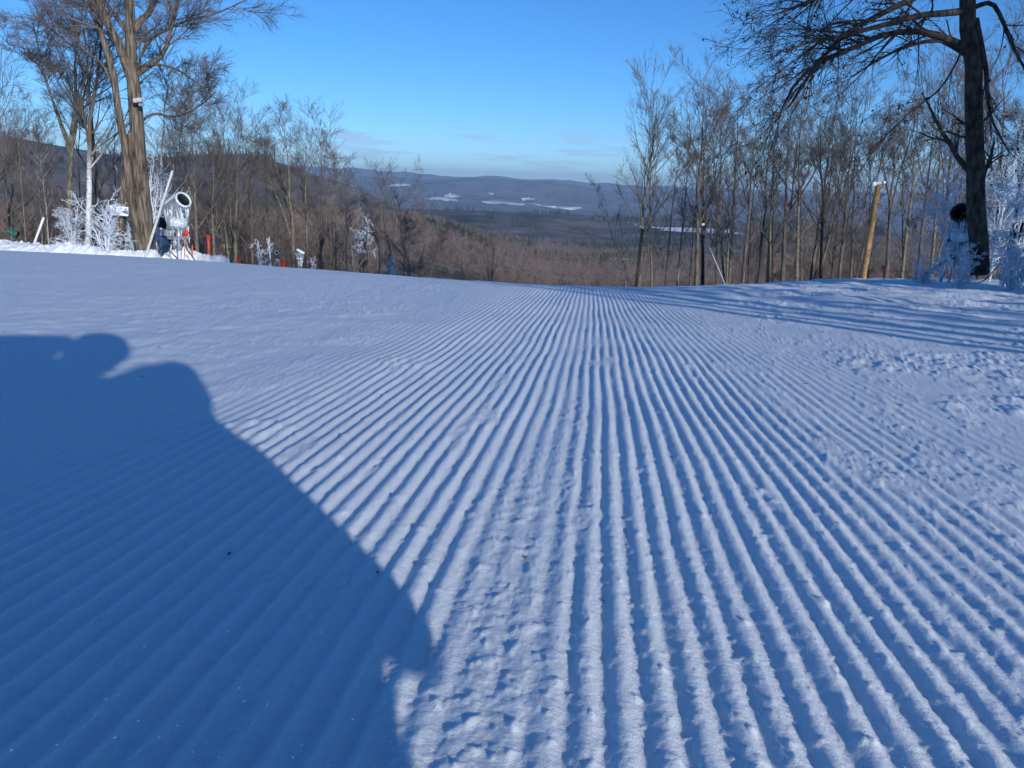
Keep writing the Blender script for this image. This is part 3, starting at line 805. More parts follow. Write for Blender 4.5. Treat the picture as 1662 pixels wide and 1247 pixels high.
frosted('frosted_shrub', 'low snowy brush at the foot of the dark tree', (1560, 442), 395, 16.5, 14, 1.6, -.08, 9, r=.008)
frosted('frosted_shrub', 'low snowy brush left of the dark tree above the snow edge', (1500, 446), 412, 18, 15, 1.9, -.08, 9, r=.008)
frosted('frosted_shrub', 'snow loaded arching branches in the right picture corner', (1645, 445), 385, 16, 16, 1.8, -.12, 9, r=.014)

# ------------------------------------------------------------------ far woods (one mass)
def point_cloud(name, pts, scale, protos, mat_kind, seed):
    """instances of the prototype trees on points, geometry nodes; stuff"""
    me = bpy.data.meshes.new(name)
    me.vertices.add(len(pts)); me.vertices.foreach_set('co', np.ascontiguousarray(pts, np.float32).ravel())
    a = me.attributes.new('tree_scale', 'FLOAT', 'POINT'); a.data.foreach_set('value', np.ascontiguousarray(scale, np.float32))
    me.update()
    o = link(name, me)
    c = bpy.data.collections.new(name + '_kinds')
    for i, pm in enumerate(protos):
        c.objects.link(bpy.data.objects.new('%s_kind_%d' % (name, i), pm))
    ng = bpy.data.node_groups.new(name, 'GeometryNodeTree')
    ng.interface.new_socket('Geometry', in_out='INPUT', socket_type='NodeSocketGeometry')
    ng.interface.new_socket('Geometry', in_out='OUTPUT', socket_type='NodeSocketGeometry')
    n, l = ng.nodes, ng.links
    gi, go = n.new('NodeGroupInput'), n.new('NodeGroupOutput')
    ci = n.new('GeometryNodeCollectionInfo'); ci.inputs['Collection'].default_value = c
    ci.inputs['Separate Children'].default_value = True; ci.inputs['Reset Children'].default_value = True
    ip = n.new('GeometryNodeInstanceOnPoints'); ip.inputs['Pick Instance'].default_value = True
    rv = n.new('FunctionNodeRandomValue'); rv.data_type = 'INT'; rv.inputs['Min'].default_value = 0
    [s for s in rv.inputs if s.name == 'Max' and s.type == 'INT'][0].default_value = len(protos) - 1
    rr_ = n.new('FunctionNodeRandomValue'); rr_.data_type = 'FLOAT_VECTOR'
    rr_.inputs['Min'].default_value = (-.05, -.05, 0); rr_.inputs['Max'].default_value = (.05, .05, 6.28)
    rr_.inputs['Seed'].default_value = seed
    na = n.new('GeometryNodeInputNamedAttribute'); na.data_type = 'FLOAT'; na.inputs['Name'].default_value = 'tree_scale'
    l.new(gi.outputs[0], ip.inputs['Points']); l.new(ci.outputs[0], ip.inputs['Instance'])
    l.new([s for s in rv.outputs if s.type == 'INT'][0], ip.inputs['Instance Index'])
    l.new([s for s in rr_.outputs if s.type == 'VECTOR'][0], ip.inputs['Rotation'])
    l.new([s for s in na.outputs if s.enabled][0] if any(s.enabled for s in na.outputs) else na.outputs[0], ip.inputs['Scale'])
    l.new(ip.outputs[0], go.inputs[0])
    md = o.modifiers.new('scatter', 'NODES'); md.node_group = ng
    return o

def join_tc(t, c, mb_, mc_):
    bm = bmesh.new(); bm.from_mesh(t); k = len(bm.faces); bm.from_mesh(c)
    bm.faces.ensure_lookup_table()
    for f in bm.faces: f.smooth = True; f.material_index = 0 if f.index < k else 1
    me = bpy.data.meshes.new('wood'); bm.to_mesh(me); bm.free()
    me.materials.append(mb_); me.materials.append(mc_)
    return me
wood_protos = []
for sd, bk in ((31, 'bark'), (32, 'bark_moss'), (33, 'bark'), (34, 'bark_moss'), (35, 'bark')):
    t, c, H = make_tree(sd, 12, .085, .12, 22, 6, 5, 2, .40, (.65, .15), .06, twig=.010, l2=.55, l3=.6)
    wood_protos.append(join_tc(t, c, M[bk], M['twig_light' if sd % 2 else 'twig']))
far_protos = []
for sd in (41, 42, 43, 44):
    t, c, H = make_tree(sd, 12, .10, .12, 16, 6, 5, 0, .45, (.75, .2), .06, twig=.03, l2=.55, l3=.6)
    far_protos.append(join_tc(t, c, M['bark_moss' if sd % 2 else 'bark'], M['twig_light' if sd != 42 else 'twig']))
def conifer(seed):
    rng = np.random.RandomState(seed)
    bm = bmesh.new()
    lathe(bm, [(.18, 0), (.12, 4), (.02, 13)], 5)
    for k in range(13):
        z = 1.6 + k * .95; r = 2.9 * (1 - (z / 14.5)) + .25
        m = 11
        c = bm.verts.new((0, 0, z + .9))
        a0 = rng.uniform(0, 6.28)
        ring = [bm.verts.new((rr_ * math.cos(a0 + 6.283 * j / m), rr_ * math.sin(a0 + 6.283 * j / m), z - rng.uniform(.1, .7)))
                for j, rr_ in enumerate(r * rng.uniform(.55, 1.15, m) * np.where(np.arange(m) % 2, .62, 1.1))]
        for j in range(m): bm.faces.new((c, ring[j], ring[(j + 1) % m]))
    me = bpy.data.meshes.new('conifer'); bm.to_mesh(me); bm.free(); me.materials.append(M['conifer'])
    return me
con_protos = [conifer(s) for s in (1, 2, 3)]
for i, (gx, gy, L, sc_) in enumerate(EVERGREENS):       # dense evergreens beside the trail, out of frame: they shade the right-hand stand
    p = np.array([gx, gy]) - L * SD
    o = empty('evergreen_tree', (p[0], p[1], gz(p[0], p[1]) - .1)); o.scale = (sc_ * .75, sc_ * .75, sc_)
    o.rotation_euler = (0, 0, i * 1.3)
    tag(o, 'dark evergreen beside the trail right of the camera, seen by its shade', 'tree', 'evergreens right of the camera')
    link('crown', con_protos[i % 3], None, o)

rng = np.random.RandomState(77)
def scatter(n, d0, d1, corr=True, p=2.0, a=44):
    D = (d0 ** p + (d1 ** p - d0 ** p) * rng.uniform(0, 1, n)) ** (1 / p)
    A = np.radians(rng.uniform(-a, a, n))
    x, y = D * np.sin(A), D * np.cos(A)
    if corr:
        cx = 0.06 * y
        keep = (np.abs(x - cx) > np.interp(y, [0, 60, 130, 230, 285], [12, 15, 30, 42, 0]))
        x, y, D = x[keep], y[keep], D[keep]
    return x, y, D
x, y, D = scatter(2300, 74, 300, p=1.6)
s = rng.uniform(.5, 1.1, len(x)) * np.interp(px_of(x, y), [0, 500, 620, 760, 1000, 1100], [1, 1, .7, .6, .6, 1])
kp = rng.uniform(0, 1, len(x)) < np.interp(px_of(x, y), [500, 650, 1000, 1060], [1, .6, .6, 1])
x, y, s = x[kp], y[kp], s[kp]
tag(point_cloud('woodland', np.stack([x, y, ground(x, y) - .2], 1), s, wood_protos, None, 1), 'brown leafless woodland covering the hillside beyond the slope', 'woodland', kind='stuff')
x, y, D = scatter(26000, 280, 1900, corr=True, p=1.45)
q = px_of(x, y)
cmask = fbm(x / 170., y / 170., 3) + np.interp(D, [280, 900, 1250, 1900], [-.55, -.3, .25, .5])
isc = cmask > .50
s = rng.uniform(.7, 1.15, len(x)) * np.interp(D, [280, 700, 1900], [.6, .8, 1.4])
tag(point_cloud('distant_woodland', np.stack([x[~isc], y[~isc], ground(x[~isc], y[~isc]) - .2], 1), s[~isc], far_protos, None, 2), 'distant brown leafless forest on the lower hillside', 'forest', kind='stuff')
x2, y2, D2 = scatter(14000, 1900, 4200, corr=False, p=1.2)
cm2 = fbm(x2 / 260., y2 / 260., 3) > .34
xs, ys = np.concatenate([x[isc], x2[cm2]]), np.concatenate([y[isc], y2[cm2]])
ss = np.concatenate([s[isc], rng.uniform(1., 1.7, cm2.sum())])
tag(point_cloud('conifer_forest', np.stack([xs, ys, ground(xs, ys) - .3], 1), ss, con_protos, None, 3), 'dark green conifers spread along the valley edge', 'forest', kind='stuff')

# ------------------------------------------------------------------ snow banks
def bank(px0, px1, top, base_py, D, depth, seed, label):
    a, b = at(px0, base_py, D), at(px1, base_py, D)
    n, m = 110, 46
    U, V = np.meshgrid(np.linspace(0, 1, n), np.linspace(-1, 1, m))
    X = a[0] + (b[0] - a[0]) * U; Y = D + V * depth / 2
    tz = np.interp(U, np.linspace(0, 1, len(top)), [at(px0 + (px1 - px0) * i / (len(top) - 1), t, D)[2] for i, t in enumerate(top)])
    prof = np.maximum(.1, tz - ground(X, D + 0 * Y))
    env = np.clip(1 - np.abs(V) ** 2.2, 0, 1) * np.clip(np.minimum(U, 1 - U) * 14, 0, 1) ** .6
    nz = .95 + .14 * fbm(X * 1.2 + seed, Y * 1.2, 3) + .10 * np.abs(fbm(X * 4 + seed, Y * 4, 3))
    Z = ground(X, Y) - .08 + prof * env * nz + .05 * env * fbm(X * 7, Y * 7 + seed, 2)
    o = link('snow_bank', grid_mesh('snow_bank', X, Y, Z), M['bank'])
    tag(o, label, 'snow bank')
bank(-80, 105, [392, 390, 388, 389, 386, 391, 394, 392, 395], 412, 33, 3.0, 1, 'large sunlit snow bank at the left picture edge')
bank(85, 165, [396, 393, 395, 391, 397], 412, 32, 2.0, 2, 'low sunlit snow heap in front of the birch')
bank(160, 260, [405, 402, 404, 406, 405], 412, 32, 1.6, 3, 'thin snow ridge at the foot of the big maple')
bank(268, 330, [408, 403, 401, 404, 410], 418, 33.5, 1.8, 4, 'bright snow heap around the snow gun base')
bank(318, 372, [413, 411, 413, 416], 422, 34.5, 1.6, 5, 'small sunlit snow mound under the orange padded post')

# ------------------------------------------------------------------ snow guns
def snow_gun(name, label, px, py, D, px_h, yaw, tilt, body='metal', iced=True, seed=0, ring='rime', base_dark=False):
    """fan snow gun: px,py its foot in the photo, px_h its height in photo pixels"""
    b = at(px, py, D); z = gz(b[0], D) - .05
    h0 = px_h * D / F
    H = h0 + (b[2] - z)
    o = empty(name, (b[0], D, z)); tag(o, label, 'snow gun', None)
    rb = random.Random(seed)
    bl, br = h0 * .40, h0 * .135                       # barrel length and radius
    c = Vector((0, 0, H - br * 1.7))
    Mx = Matrix.Translation(c) @ Matrix.Rotation(yaw, 4, 'Z') @ Matrix.Rotation(R(90) - tilt, 4, 'X')
    bm = bmesh.new()                                 # barrel: flared open tube with wall thickness
    lathe(bm, [(br * 1.22, -bl * .5), (br * 1.25, -bl * .42), (br * 1.12, -bl * .2), (br * .98, bl * .2), (br * .92, bl * .5)], 28, Mx)
    bar = bm_obj('barrel', bm, M[body], o, True)
    bm = bmesh.new()
    lathe(bm, [(br * .92, bl * .5), (br * .80, bl * .5), (br * .80, bl * .1), (br * .86, -bl * .25), (br * 1.08, -bl * .5), (br * 1.22, -bl * .5)], 28, Mx)
    bm_obj('duct', bm, M['black'], bar, True)
    bm = bmesh.new()
    lathe(bm, [(br * .93, bl * .46), (br * 1.0, bl * .48), (br * 1.02, bl * .54), (br * .92, bl * .57), (br * .81, bl * .55), (br * .81, bl * .47), (br * .93, bl * .46)], 28, Mx)
    bm_obj('nozzle_ring', bm, M[ring], bar, True)
    bm = bmesh.new()                                 # fan inside
    lathe(bm, [(.01, bl * .02), (br * .2, 0), (br * .22, -bl * .2), (.01, -bl * .22)], 14, Mx)
    for k in range(7):
        a = k * 2 * math.pi / 7
        rot = Mx @ Matrix.Rotation(a, 4, 'Z') @ Matrix.Translation((br * .46, 0, -bl * .1)) @ Matrix.Rotation(.6, 4, 'X')
        r_ = bmesh.ops.create_cube(bm, size=1.0)
        bmesh.ops.transform(bm, matrix=rot @ Matrix.Diagonal((br * .55, br * .22, .012, 1)), verts=r_['verts'])
    lathe(bm, [(br * .84, -bl * .28), (.02, -bl * .28)], 28, Mx)
    bm_obj('fan', bm, M['black'], bar, False)
    bm = bmesh.new()                                 # rear guard hoops
    for q in (.5, .85, 1.2):
        lathe(bm, [(br * q, -bl * .52), (br * q + .015, -bl * .54), (br * q, -bl * .56), (br * q - .015, -bl * .54), (br * q, -bl * .52)], 24, Mx)
    bm_obj('guard', bm, M['black'], bar, True)
    Ry = Matrix.Rotation(yaw, 3, 'Z')
    side = Ry @ Vector((1, 0, 0))
    dz = H - h0
    zz = lambda f: dz + h0 * f
    for s in (-1, 1):
        p0 = c + side * s * br * 1.32; p1 = Vector((p0.x * .95, p0.y * .95, zz(.44)))
        tube_obj('yoke_arm', [tuple(p0 + Vector((0, 0, .05))), tuple(p1)], [h0 * .016] * 2, M['metal'], o, 8)
    bm = bmesh.new(); box(bm, (0, 0, zz(.43)), (br * 2.7, .12 * h0, .05 * h0), Ry, .01 * h0); bm_obj('yoke_base', bm, M[body], o)
    tube_obj('mast', [(0, 0, zz(.08)), (0, 0, zz(.47))], [h0 * .045, h0 * .04], M['metal'], o, 12)
    bm = bmesh.new(); box(bm, (0, 0, zz(.26)), (.32 * h0, .20 * h0, .05 * h0), Ry, .012 * h0); bm_obj('platform', bm, M['metal'], o)
    for k in range(4):
        a = yaw + math.pi / 4 + k * math.pi / 2
        e = Vector((math.cos(a), math.sin(a), 0)) * h0 * .2
        tube_obj('leg', [tuple(e * .5 + Vector((0, 0, zz(.25)))), tuple(e)], [h0 * .016] * 2, M['metal'], o, 8)
    bm = bmesh.new(); cb = Ry @ Vector((-.13 * h0, .1 * h0, 0)); box(bm, (cb.x, cb.y, zz(.34)), (.10 * h0, .09 * h0, .11 * h0), Ry, .01 * h0)
    bm_obj('control_box', bm, M['black' if base_dark else 'metal'], o)
    hp = [Vector((0, 0, zz(.2))), Ry @ Vector((-.25 * h0, .12 * h0, 0)) + Vector((0, 0, zz(.10))), Ry @ Vector((-.5 * h0, .05 * h0, 0)) + Vector((0, 0, .10)), Ry @ Vector((-.8 * h0, .25 * h0, 0)) + Vector((0, 0, .02))]
    tube_obj('hose', [tuple(v) for v in hp], [h0 * .012] * 2, M['black'], o, 7, 14)
    hp = [c + side * br * 1.3, c + side * br * 1.5 + Vector((0, 0, -.18 * h0)), Vector((side.x * br * .5, side.y * br * .5, zz(.36)))]
    tube_obj('cable', [tuple(v) for v in hp], [h0 * .007] * 2, M['black'], o, 6, 10)
    bm = bmesh.new()
    for k in range(14):
        a = k * 2 * math.pi / 14
        lathe(bm, [(br * .05, 0), (br * .045, bl * .035), (.002, bl * .04)], 6, Mx @ Matrix.Translation((br * .93 * math.cos(a), br * .93 * math.sin(a), bl * .55)))
    tag(bm_obj('nozzles', bm, M['metal'], bar, True), kind='stuff')
    if iced:                                         # crust and hanging icicles
        bm = bmesh.new()
        for k in range(95):
            a = rb.uniform(0, 6.28); w_ = rb.uniform(-.5, .5)
            rr_ = br * (1.05 - .28 * w_) * 1.02
            p = Mx @ Vector((rr_ * math.cos(a), rr_ * math.sin(a), w_ * bl))
            if p.z > c.z + br * .35: continue
            L_ = rb.uniform(.06, .22) * h0 * (1.2 if p.z < c.z else .5); r_ = rb.uniform(.005, .012) * h0
            lathe(bm, [(r_, .02), (r_ * .8, -L_ * .4), (.002, -L_)], 6, Matrix.Translation(p))
        for k in range(60):
            p = Ry @ Vector((rb.uniform(-.15, .15) * h0, rb.uniform(-.10, .10) * h0, 0))
            L_ = rb.uniform(.04, .2) * h0; r_ = rb.uniform(.005, .012) * h0
            lathe(bm, [(r_, .02), (r_ * .8, -L_ * .4), (.002, -L_)], 6, Matrix.Translation((p.x, p.y, zz(.25 if k % 2 else .42))))
        tag(bm_obj('icicles', bm, M['ice'], o, True), kind='stuff')
        bm = bmesh.new()
        bmesh.ops.create_icosphere(bm, subdivisions=4, radius=1.0)
        for v in list(bm.verts):
            q = v.co.copy()
            f = .62 + .3 * float(fbm(np.array([q.x * 3 + q.z * 2]), np.array([q.y * 3 - q.z * 3]), 3)[0])
            v.co = Vector((q.x * br * 1.15, q.y * br * 1.05, q.z * h0 * .10)) * (1 + .35 * (f - .62)) + Vector((0, 0, zz(.50)))
        bm_obj('ice_crust', bm, M['ice'], o, True)
        bm = bmesh.new()                             # cap of rime on the top of the barrel
        X = []
        for i in range(13):
            w_ = -.5 + i / 12
            row = []
            for j in range(15):
                a = -1.15 + 2.3 * j / 14
                rr_ = br * (1.10 - .26 * w_) + .022 * h0 * (1 - (a / 1.2) ** 2) * (0.7 + .5 * rb.random())
                up = (Mx.to_3x3().inverted() @ Vector((0, 0, 1))); up.z = 0; up.normalize()
                sd_ = Vector((up.y, -up.x, 0))
                row.append(bm.verts.new(Mx @ ((up * math.cos(a) + sd_ * math.sin(a)) * rr_ + Vector((0, 0, w_ * bl)))))
            X.append(row)
        for r0_, r1_ in zip(X[:-1], X[1:]):
            for j in range(14): bm.faces.new((r0_[j], r0_[j + 1], r1_[j + 1], r1_[j]))
        bm_obj('rime_cap', bm, M['rime'], o, True)
    return o
snow_gun('snow_gun', 'large ice crusted fan snow gun on a stand beside the big maple', 292, 412, 33, 98, R(58), R(30), 'metal', True, 1)
snow_gun('snow_gun', 'lower dark fan snow gun behind the ice crusted one', 272, 412, 36.5, 62, R(-50), R(15), 'black', False, 2, 'metal', True)
snow_gun('snow_gun', 'small distant snow gun with a round black mouth facing the slope', 451, 429, 48, 24, R(8), R(6), 'black', False, 3, 'rime')
snow_gun('snow_gun', 'distant green snow gun with snowy top tilted on thin legs', 487, 436, 48, 32, R(-80), R(32), 'green', True, 4, 'green')
snow_gun('snow_gun', 'small green snow gun under the white frosted sapling', 633, 447, 50, 22, R(70), R(20), 'green', True, 5, 'green')
snow_gun('snow_gun', 'green hooded snow gun behind the bank at the far left', 24, 405, 40, 34, R(-75), R(22), 'green', False, 6, 'green')
snow_gun('snow_gun', 'blue snow gun half hidden by frost left of the dark tree', 1552, 440, 19.5, 110, R(-50), R(18), 'blue', True, 7, 'black')
snow_gun('snow_gun', 'dark snow gun among snowy branches at the right edge', 1645, 440, 19, 80, R(-30), R(25), 'black', True, 8, 'rime')

# ------------------------------------------------------------------ poles, posts, sign
def post(name, label, cat, p0, p1, D, r, mat, sink=.3, D1=None, parts=None, k=12):
    a, b = at(*p0, D), at(*p1, D1 or D)
    g = gz(a[0], D)
    a[2] = min(a[2], g)
    d = (b - a) / np.linalg.norm(b - a)
    o = tube_obj(name, [tuple(a - d * sink), tuple(b)], [r * 1.06, r * .92], M[mat], None, k, 6)
    o.data.transform(Matrix.Translation(-Vector(a))); o.location = tuple(a)
    tag(o, label, cat)
    return o, a, b
post('metal_pole', 'grey metal pole leaning right in front of the big maple', 'pole', (231, 407), (280, 277), 31.5, .05, 'alu')
post('white_pipe', 'white pipe slanting up from the snow bank at the left', 'pipe', (38, 392), (71, 353), 36, .055, 'white')
op, a, b = post('wooden_pole', 'orange yellow wooden pole leaning right before the right woods', 'pole', (1400, 457), (1426, 300), 24, .082, 'wood', k=14)
bm = bmesh.new(); q = Vector(b - a); box(bm, (q.x, q.y, q.z + .04), (.30, .06, .04), None, .01); box(bm, (q.x - .16, q.y - .06, q.z + .02), (.13, .16, .10), None, .02)
box(bm, (q.x + .13, q.y - .05, q.z + .07), (.07, .09, .07), None, .015)
bm_obj('lamp', bm, M['metal'], op)
dp, a, b = post('lamp_pole', 'dark pole with small floodlight at the left end of the right woods', 'pole', (1031, 465), (1043, 372), 40, .085, 'bark_dark')
bm = bmesh.new(); q = Vector(b - a); box(bm, (q.x - .12, q.y - .1, q.z + .12), (.18, .16, .11), None, .03); bm_obj('lamp', bm, M['grey'], dp)
box_bm = bmesh.new(); box(box_bm, (q.x - .34, q.y, q.z + .20), (.18, .12, .08), None, .02); bm_obj('bracket', box_bm, M['grey'], dp)
lp, a, b = post('lamp_pole', 'thin distant wooden lamp pole standing alone beyond the crest', 'pole', (1016, 464), (1019, 421), 75, .10, 'dead')
bm = bmesh.new(); q = Vector(b - a); box(bm, (q.x - .25, q.y, q.z), (.7, .08, .08), None, .02); box(bm, (q.x - .5, q.y, q.z - .06), (.22, .18, .14), None, .03); bm_obj('lamp', bm, M['grey'], lp)
post('guy_pole', 'thin grey pole slanting down right in the right woods', 'pole', (1188, 462), (1150, 398), 38, .03, 'metal')
b = at(1141, 364, 43.3)
bm = bmesh.new(); box(bm, (0, 0, 0), (.17, .14, .09), None, .012); box(bm, (.0, .18, -.05), (.1, .4, .08), None, .01)
tag(bm_obj('floodlight', bm, M['grey'], None, loc=tuple(b)), 'small pale floodlight fixed to the tan trunk in the right woods', 'floodlight')
b = at(224, 163, 33.35)
bm = bmesh.new(); box(bm, (0, 0, 0), (.34, .22, .16), Matrix.Rotation(-.15, 3, 'Y'), .03)
fl = bm_obj('floodlight', bm, M['grey'], None, loc=tuple(b)); tag(fl, 'small grey floodlight box on the big maple trunk', 'floodlight')
bm = bmesh.new(); box(bm, (.05, .14, -.16), (.10, .34, .10), None, .02); box(bm, (.12, .05, -.18), (.18, .10, .07), None, .02)
bm_obj('bracket', bm, M['metal'], fl)

# sign board nailed to the small stem
b = at(193.5, 343, 33.05)
bm = bmesh.new(); box(bm, (0, 0, 0), (.70, .035, .34), None, .015)
sg = bm_obj('sign', bm, M['white'], None, loc=tuple(b)); sg.rotation_euler = (0, R(4), R(6))
tag(sg, 'small white trail sign with red mark and blue corner', 'sign')
def flat(name, pts, mat, parent, y=-.021):
    bm = bmesh.new(); v0 = [bm.verts.new((x_, y, z_)) for x_, z_ in pts]
    f = bm.faces.new(v0); r_ = bmesh.ops.extrude_face_region(bm, geom=[f])
    bmesh.ops.translate(bm, verts=[v for v in r_['geom'] if isinstance(v, bmesh.types.BMVert)], vec=(0, .002, 0))
    bm_obj(name, bm, M[mat], parent)
flat('mark', [(-.28, .06), (-.20, .0), (-.22, -.05), (-.30, .01)], 'red', sg)
flat('mark', [(.12, .02), (.34, .05), (.34, -.10), (.22, -.06), (.10, -.04)], 'ink', sg)
flat('mark', [(.22, .12), (.29, .13), (.29, .05), (.23, .05)], 'ink', sg)
for zz, xs in ((.09, (-.12, -.07, -.01, .05)), (-.08, (-.14, -.08, -.03, .03))):
    for xx in xs: flat('lettering', [(xx - .02, zz - .014), (xx + .018, zz - .014), (xx + .018, zz + .014), (xx - .02, zz + .014)], 'text', sg)
bm = bmesh.new(); box(bm, (0, -.005, .175), (.74, .09, .05), None, .02); bm_obj('snow_cap', bm, M['bank'], sg)

# markers
mk, a, b = post('marker_stake', 'thin red bamboo marker with a red disc before the iced snow gun', 'marker', (297, 414), (302, 372), 31.2, .018, 'orange')
bm = bmesh.new(); q = Vector(at(302, 378, 31.15)) - Vector(a); lathe(bm, [(.002, -.03), (.10, -.03), (.115, 0), (.10, .03), (.002, .03)], 18, Matrix.Translation(q) @ Matrix.Rotation(R(90), 4, 'X'))
bm_obj('disc', bm, M['red'], mk, True)
pp, a, b = post('padded_post', 'orange padded post right of the snow gun', 'post', (339, 413), (338, 386), 35, .065, 'orange', k=14)
bm = bmesh.new(); q = Vector(b - a); lathe(bm, [(.07, -.02), (.10, .0), (.10, .08), (.04, .12), (.002, .13)], 14, Matrix.Translation(q)); bm_obj('cap', bm, M['red'], pp, True)
post('marker_stake', 'short orange stake beside the iced snow gun base', 'marker', (311, 413), (312, 398), 33, .03, 'orange')
post('marker_stake', 'tiny red stake at the snow edge right of the orange post', 'marker', (388, 425), (388, 416), 36, .06, 'red')
post('marker_pad', 'small red pad beside the distant black snow gun', 'pad', (460, 432), (459, 424), 46, .15, 'red')
post('marker_stake', 'faint red stake at the snow edge right of the orange pole', 'marker', (1435, 456), (1434, 432), 25, .035, 'net')
# broken sticks on the snow by the gun
for i, (p0, p1, lb) in enumerate([((302, 404), (322, 424), 'dark stick poking from the snow heap by the snow gun'), ((272, 405), (296, 414), 'grey stick lying across the snow gun heap')]):
    a_, b_ = at(*p0, 32.2), at(*p1, 31.6)
    b_[2] = gz(b_[0], 31.6) + .02
    o = tube_obj('stick', [(0, 0, 0), tuple((b_ - a_) * .5 + np.array([0, 0, .05])), tuple(b_ - a_)], [.02, .025, .02], M['bark_dark'], None, 6, 6, tuple(a_)); tag(o, lb, 'stick')

# debris on the corduroy
def on_snow(px, py):
    d = ray(px, py); t = np.linspace(.5, 40, 20000)
    zz = snow_surface(d.x * t, t); i = int(np.argmax(EYE + d.z * t < zz))
    return np.array([d.x * t[i], t[i], zz[i]])
for i, (qx, qy, ln, an, lb) in enumerate([(613, 931, .009, .4, 'tiny dark bark crumb at the shadow edge'), (853, 907, .014, .9, 'tiny twig on the corduroy right of the shadow'),
                                         (979, 978, .008, .2, 'tiny dark speck in a furrow near the centre'), (372, 900, .016, 1.3, 'small dark twig lying within the shadow'),
                                         (230, 612, .02, .3, 'tiny dark crumb near the tip of the shadow'), (1308, 624, .03, .2, 'tiny dark crumb on the rough snow at the right'),
                                         (258, 565, .03, .1, 'tiny dark crumb beyond the shadow at the left')]):
    p = on_snow(qx, qy)
    bm = bmesh.new(); box(bm, (0, 0, .002), (ln * .6, max(.003, ln * .14), .003), Matrix.Rotation(an, 3, 'Z'), .001)
    for v in bm.verts: v.co.z += .25 * abs(v.co.x)
    tag(bm_obj('bark_crumb', bm, M['bark_dark'], None, loc=tuple(p)), lb, 'debris')

# ------------------------------------------------------------------ the photographer, crouching behind the camera
def skin_mesh(name, joints, edges, mat, parent, sub=2, root=0):
    me = bpy.data.meshes.new(name)
    me.from_pydata([j[0] for j in joints], edges, [])
    o = link(name, me, mat, parent)
    md = o.modifiers.new('skin', 'SKIN')
    for v, j in zip(me.skin_vertices[0].data, joints):
        v.radius = (j[1], j[1]) if not isinstance(j[1], tuple) else j[1]
    me.skin_vertices[0].data[root].use_root = True
    md.use_smooth_shade = True
    s = o.modifiers.new('sub', 'SUBSURF'); s.levels = sub; s.render_levels = sub
    return o
g0 = lambda y_: -0.0728 * y_
per = empty('person', (0, -.45, g0(-.45)))
tag(per, 'person in dark ski clothes crouching behind the camera, seen by the shadow', 'person')
J = [((.04, -.10, .30), .20), ((.11, .06, .42), .235), ((.09, .13, .54), .225), ((-.02, .15, .75), .085),        # 0-3 pelvis, waist, chest, neck
     ((.28, .18, .72), .13), ((.395, .19, .79), .088), ((.405, .19, .69), .07), ((.355, .20, .60), .06),         # 4-7 right shoulder and sleeve
     ((.425, .20, .475), .094), ((.53, .20, .325), .06), ((.20, .40, .50), .05),                                  # 8-10 right upper arm, elbow, wrist
     ((-.24, .14, .75), .16), ((-.49, .18, .93), .11), ((-.20, .20, .96), .09),                                   # 11-13 left shoulder, raised elbow, wrist at the helmet
     ((.18, -.08, .30), .15), ((.39, .22, .33), .095), ((.30, -.02, .12), .07), ((.31, .10, .05), .055),           # 14-17 right hip, knee, ankle, toe
     ((-.14, -.10, .28), .15), ((-.34, .24, .36), .11), ((-.22, -.15, .13), .07), ((-.24, .05, .05), .055)]       # 18-21 left leg
E_ = [(0, 1), (1, 2), (2, 3), (2, 4), (4, 5), (5, 6), (6, 7), (7, 8), (8, 9), (9, 10), (2, 11), (11, 12), (12, 13), (0, 14), (14, 15), (15, 16), (16, 17),
      (0, 18), (18, 19), (19, 20), (20, 21)]
bd = bmesh.new()
for p_, r_ in J:
    bmesh.ops.create_icosphere(bd, subdivisions=3, radius=r_, matrix=Matrix.Translation(p_))
for a_, b_ in E_:
    pa, pb = Vector(J[a_][0]), Vector(J[b_][0])
    ax = (pb - pa)
    bmesh.ops.create_cone(bd, cap_ends=True, segments=20, radius1=J[a_][1], radius2=J[b_][1], depth=ax.length,
                          matrix=Matrix.Translation((pa + pb) / 2) @ ax.to_track_quat('Z', 'Y').to_matrix().to_4x4())
body = bm_obj('body', bd, M['jacket'], per, True)
rm = body.modifiers.new('skin', 'REMESH'); rm.mode = 'VOXEL'; rm.voxel_size = 0.018; rm.use_smooth_shade = True
sm = body.modifiers.new('soft', 'SMOOTH'); sm.iterations = 4; sm.factor = .5
hd = bmesh.new()
bmesh.ops.create_uvsphere(hd, u_segments=28, v_segments=20, radius=.155)
for v in hd.verts:
    v.co = Vector((v.co.x * .96, v.co.y * 1.12, v.co.z * (1.02 if v.co.z > -.05 else .8))) + Vector((.055, .18, .935))
bm_obj('helmet', hd, M['helmet'], per, True)
fc = bmesh.new()
bmesh.ops.create_uvsphere(fc, u_segments=20, v_segments=14, radius=.1)
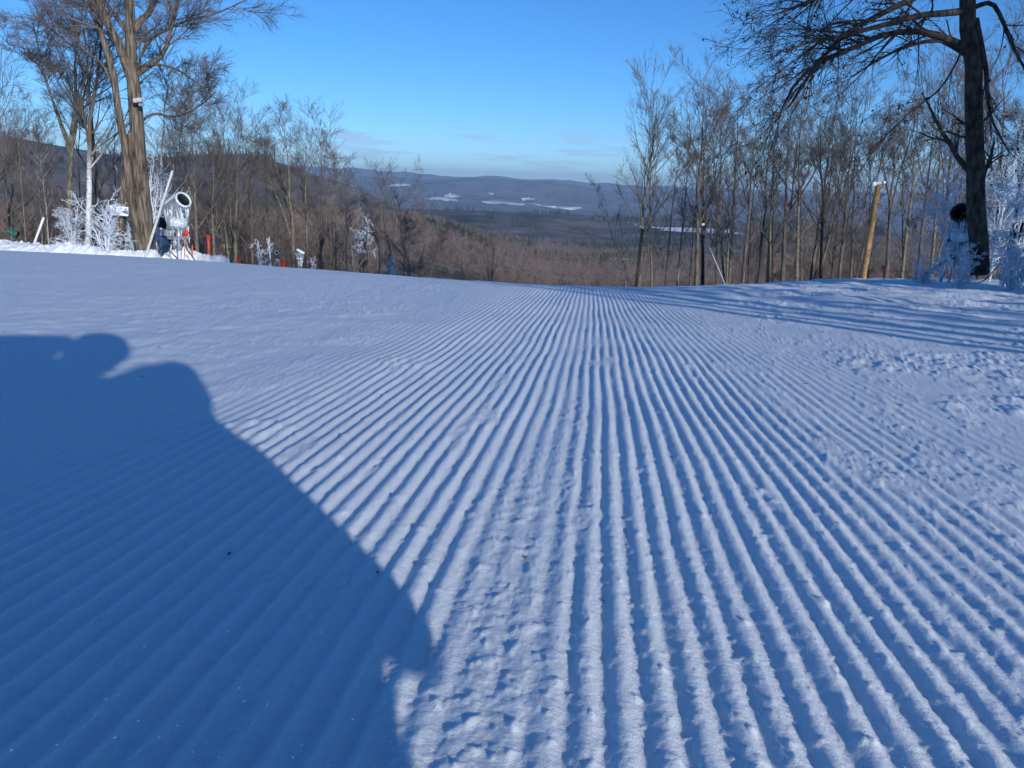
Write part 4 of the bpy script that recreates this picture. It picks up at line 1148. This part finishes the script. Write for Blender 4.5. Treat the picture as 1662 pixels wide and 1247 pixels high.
for v in fc.verts:
    v.co = Vector((v.co.x * .85, v.co.y * 1.05, v.co.z * 1.15))
    if v.co.y > .07 and abs(v.co.x) < .02 and -.04 < v.co.z < .02: v.co.y += .022          # nose
    if v.co.y > .07 and abs(v.co.x) < .03 and -.075 < v.co.z < -.05: v.co.y -= .006        # mouth
    v.co += Vector((.05, .235, .885))
face = bm_obj('head', fc, M['skin'], per, True)
gg = bmesh.new(); box(gg, (.05, .325, .925), (.15, .06, .07), None, .02); bm_obj('goggles', gg, M['black'], face)
for (w0, dirs, nm) in ((Vector((.20, .40, .50)), Vector((-.75, .25, .30)), 'glove'), (Vector((-.22, .20, .99)), Vector((.9, -.1, .1)), 'glove')):
    d = dirs.normalized(); s_ = d.cross(Vector((0, 0, 1))).normalized(); u_ = s_.cross(d)
    jj = [(tuple(w0), .042), (tuple(w0 + d * .07), (.052))]; ee = [(0, 1)]
    for k in range(4):
        o_ = u_ * (.036 - .024 * k)
        i0 = len(jj)
        jj += [(tuple(w0 + d * .10 + o_), .014), (tuple(w0 + d * (.14 + .008 * (k in (1, 2))) + o_ + s_ * .012), .013), (tuple(w0 + d * .155 + o_ + s_ * .04), .012)]
        ee += [(1, i0), (i0, i0 + 1), (i0 + 1, i0 + 2)]
    i0 = len(jj)
    jj += [(tuple(w0 + d * .06 + u_ * .05 + s_ * .02), .015), (tuple(w0 + d * .10 + u_ * .06 + s_ * .045), .013)]
    ee += [(1, i0), (i0, i0 + 1)]
    skin_mesh(nm, jj, ee, M['helmet'], per, 1)

# ------------------------------------------------------------------ air
bm = bmesh.new(); box(bm, (0, 8750, -130), (36000, 18600, 640))
hz = bm_obj('haze', bm, None)
hm = bpy.data.materials.new('haze_air'); hm.use_nodes = True
hn = hm.node_tree.nodes; hn.clear()
ho = hn.new('ShaderNodeOutputMaterial'); pv = hn.new('ShaderNodeVolumePrincipled')
pv.inputs['Color'].default_value = (0.46, 0.69, 1.0, 1)
pv.inputs['Density'].default_value = 7.5e-5
pv.inputs['Anisotropy'].default_value = 0.0
hm.node_tree.links.new(pv.outputs[0], ho.inputs['Volume'])
hz.data.materials.append(hm)
tag(hz, kind='stuff')
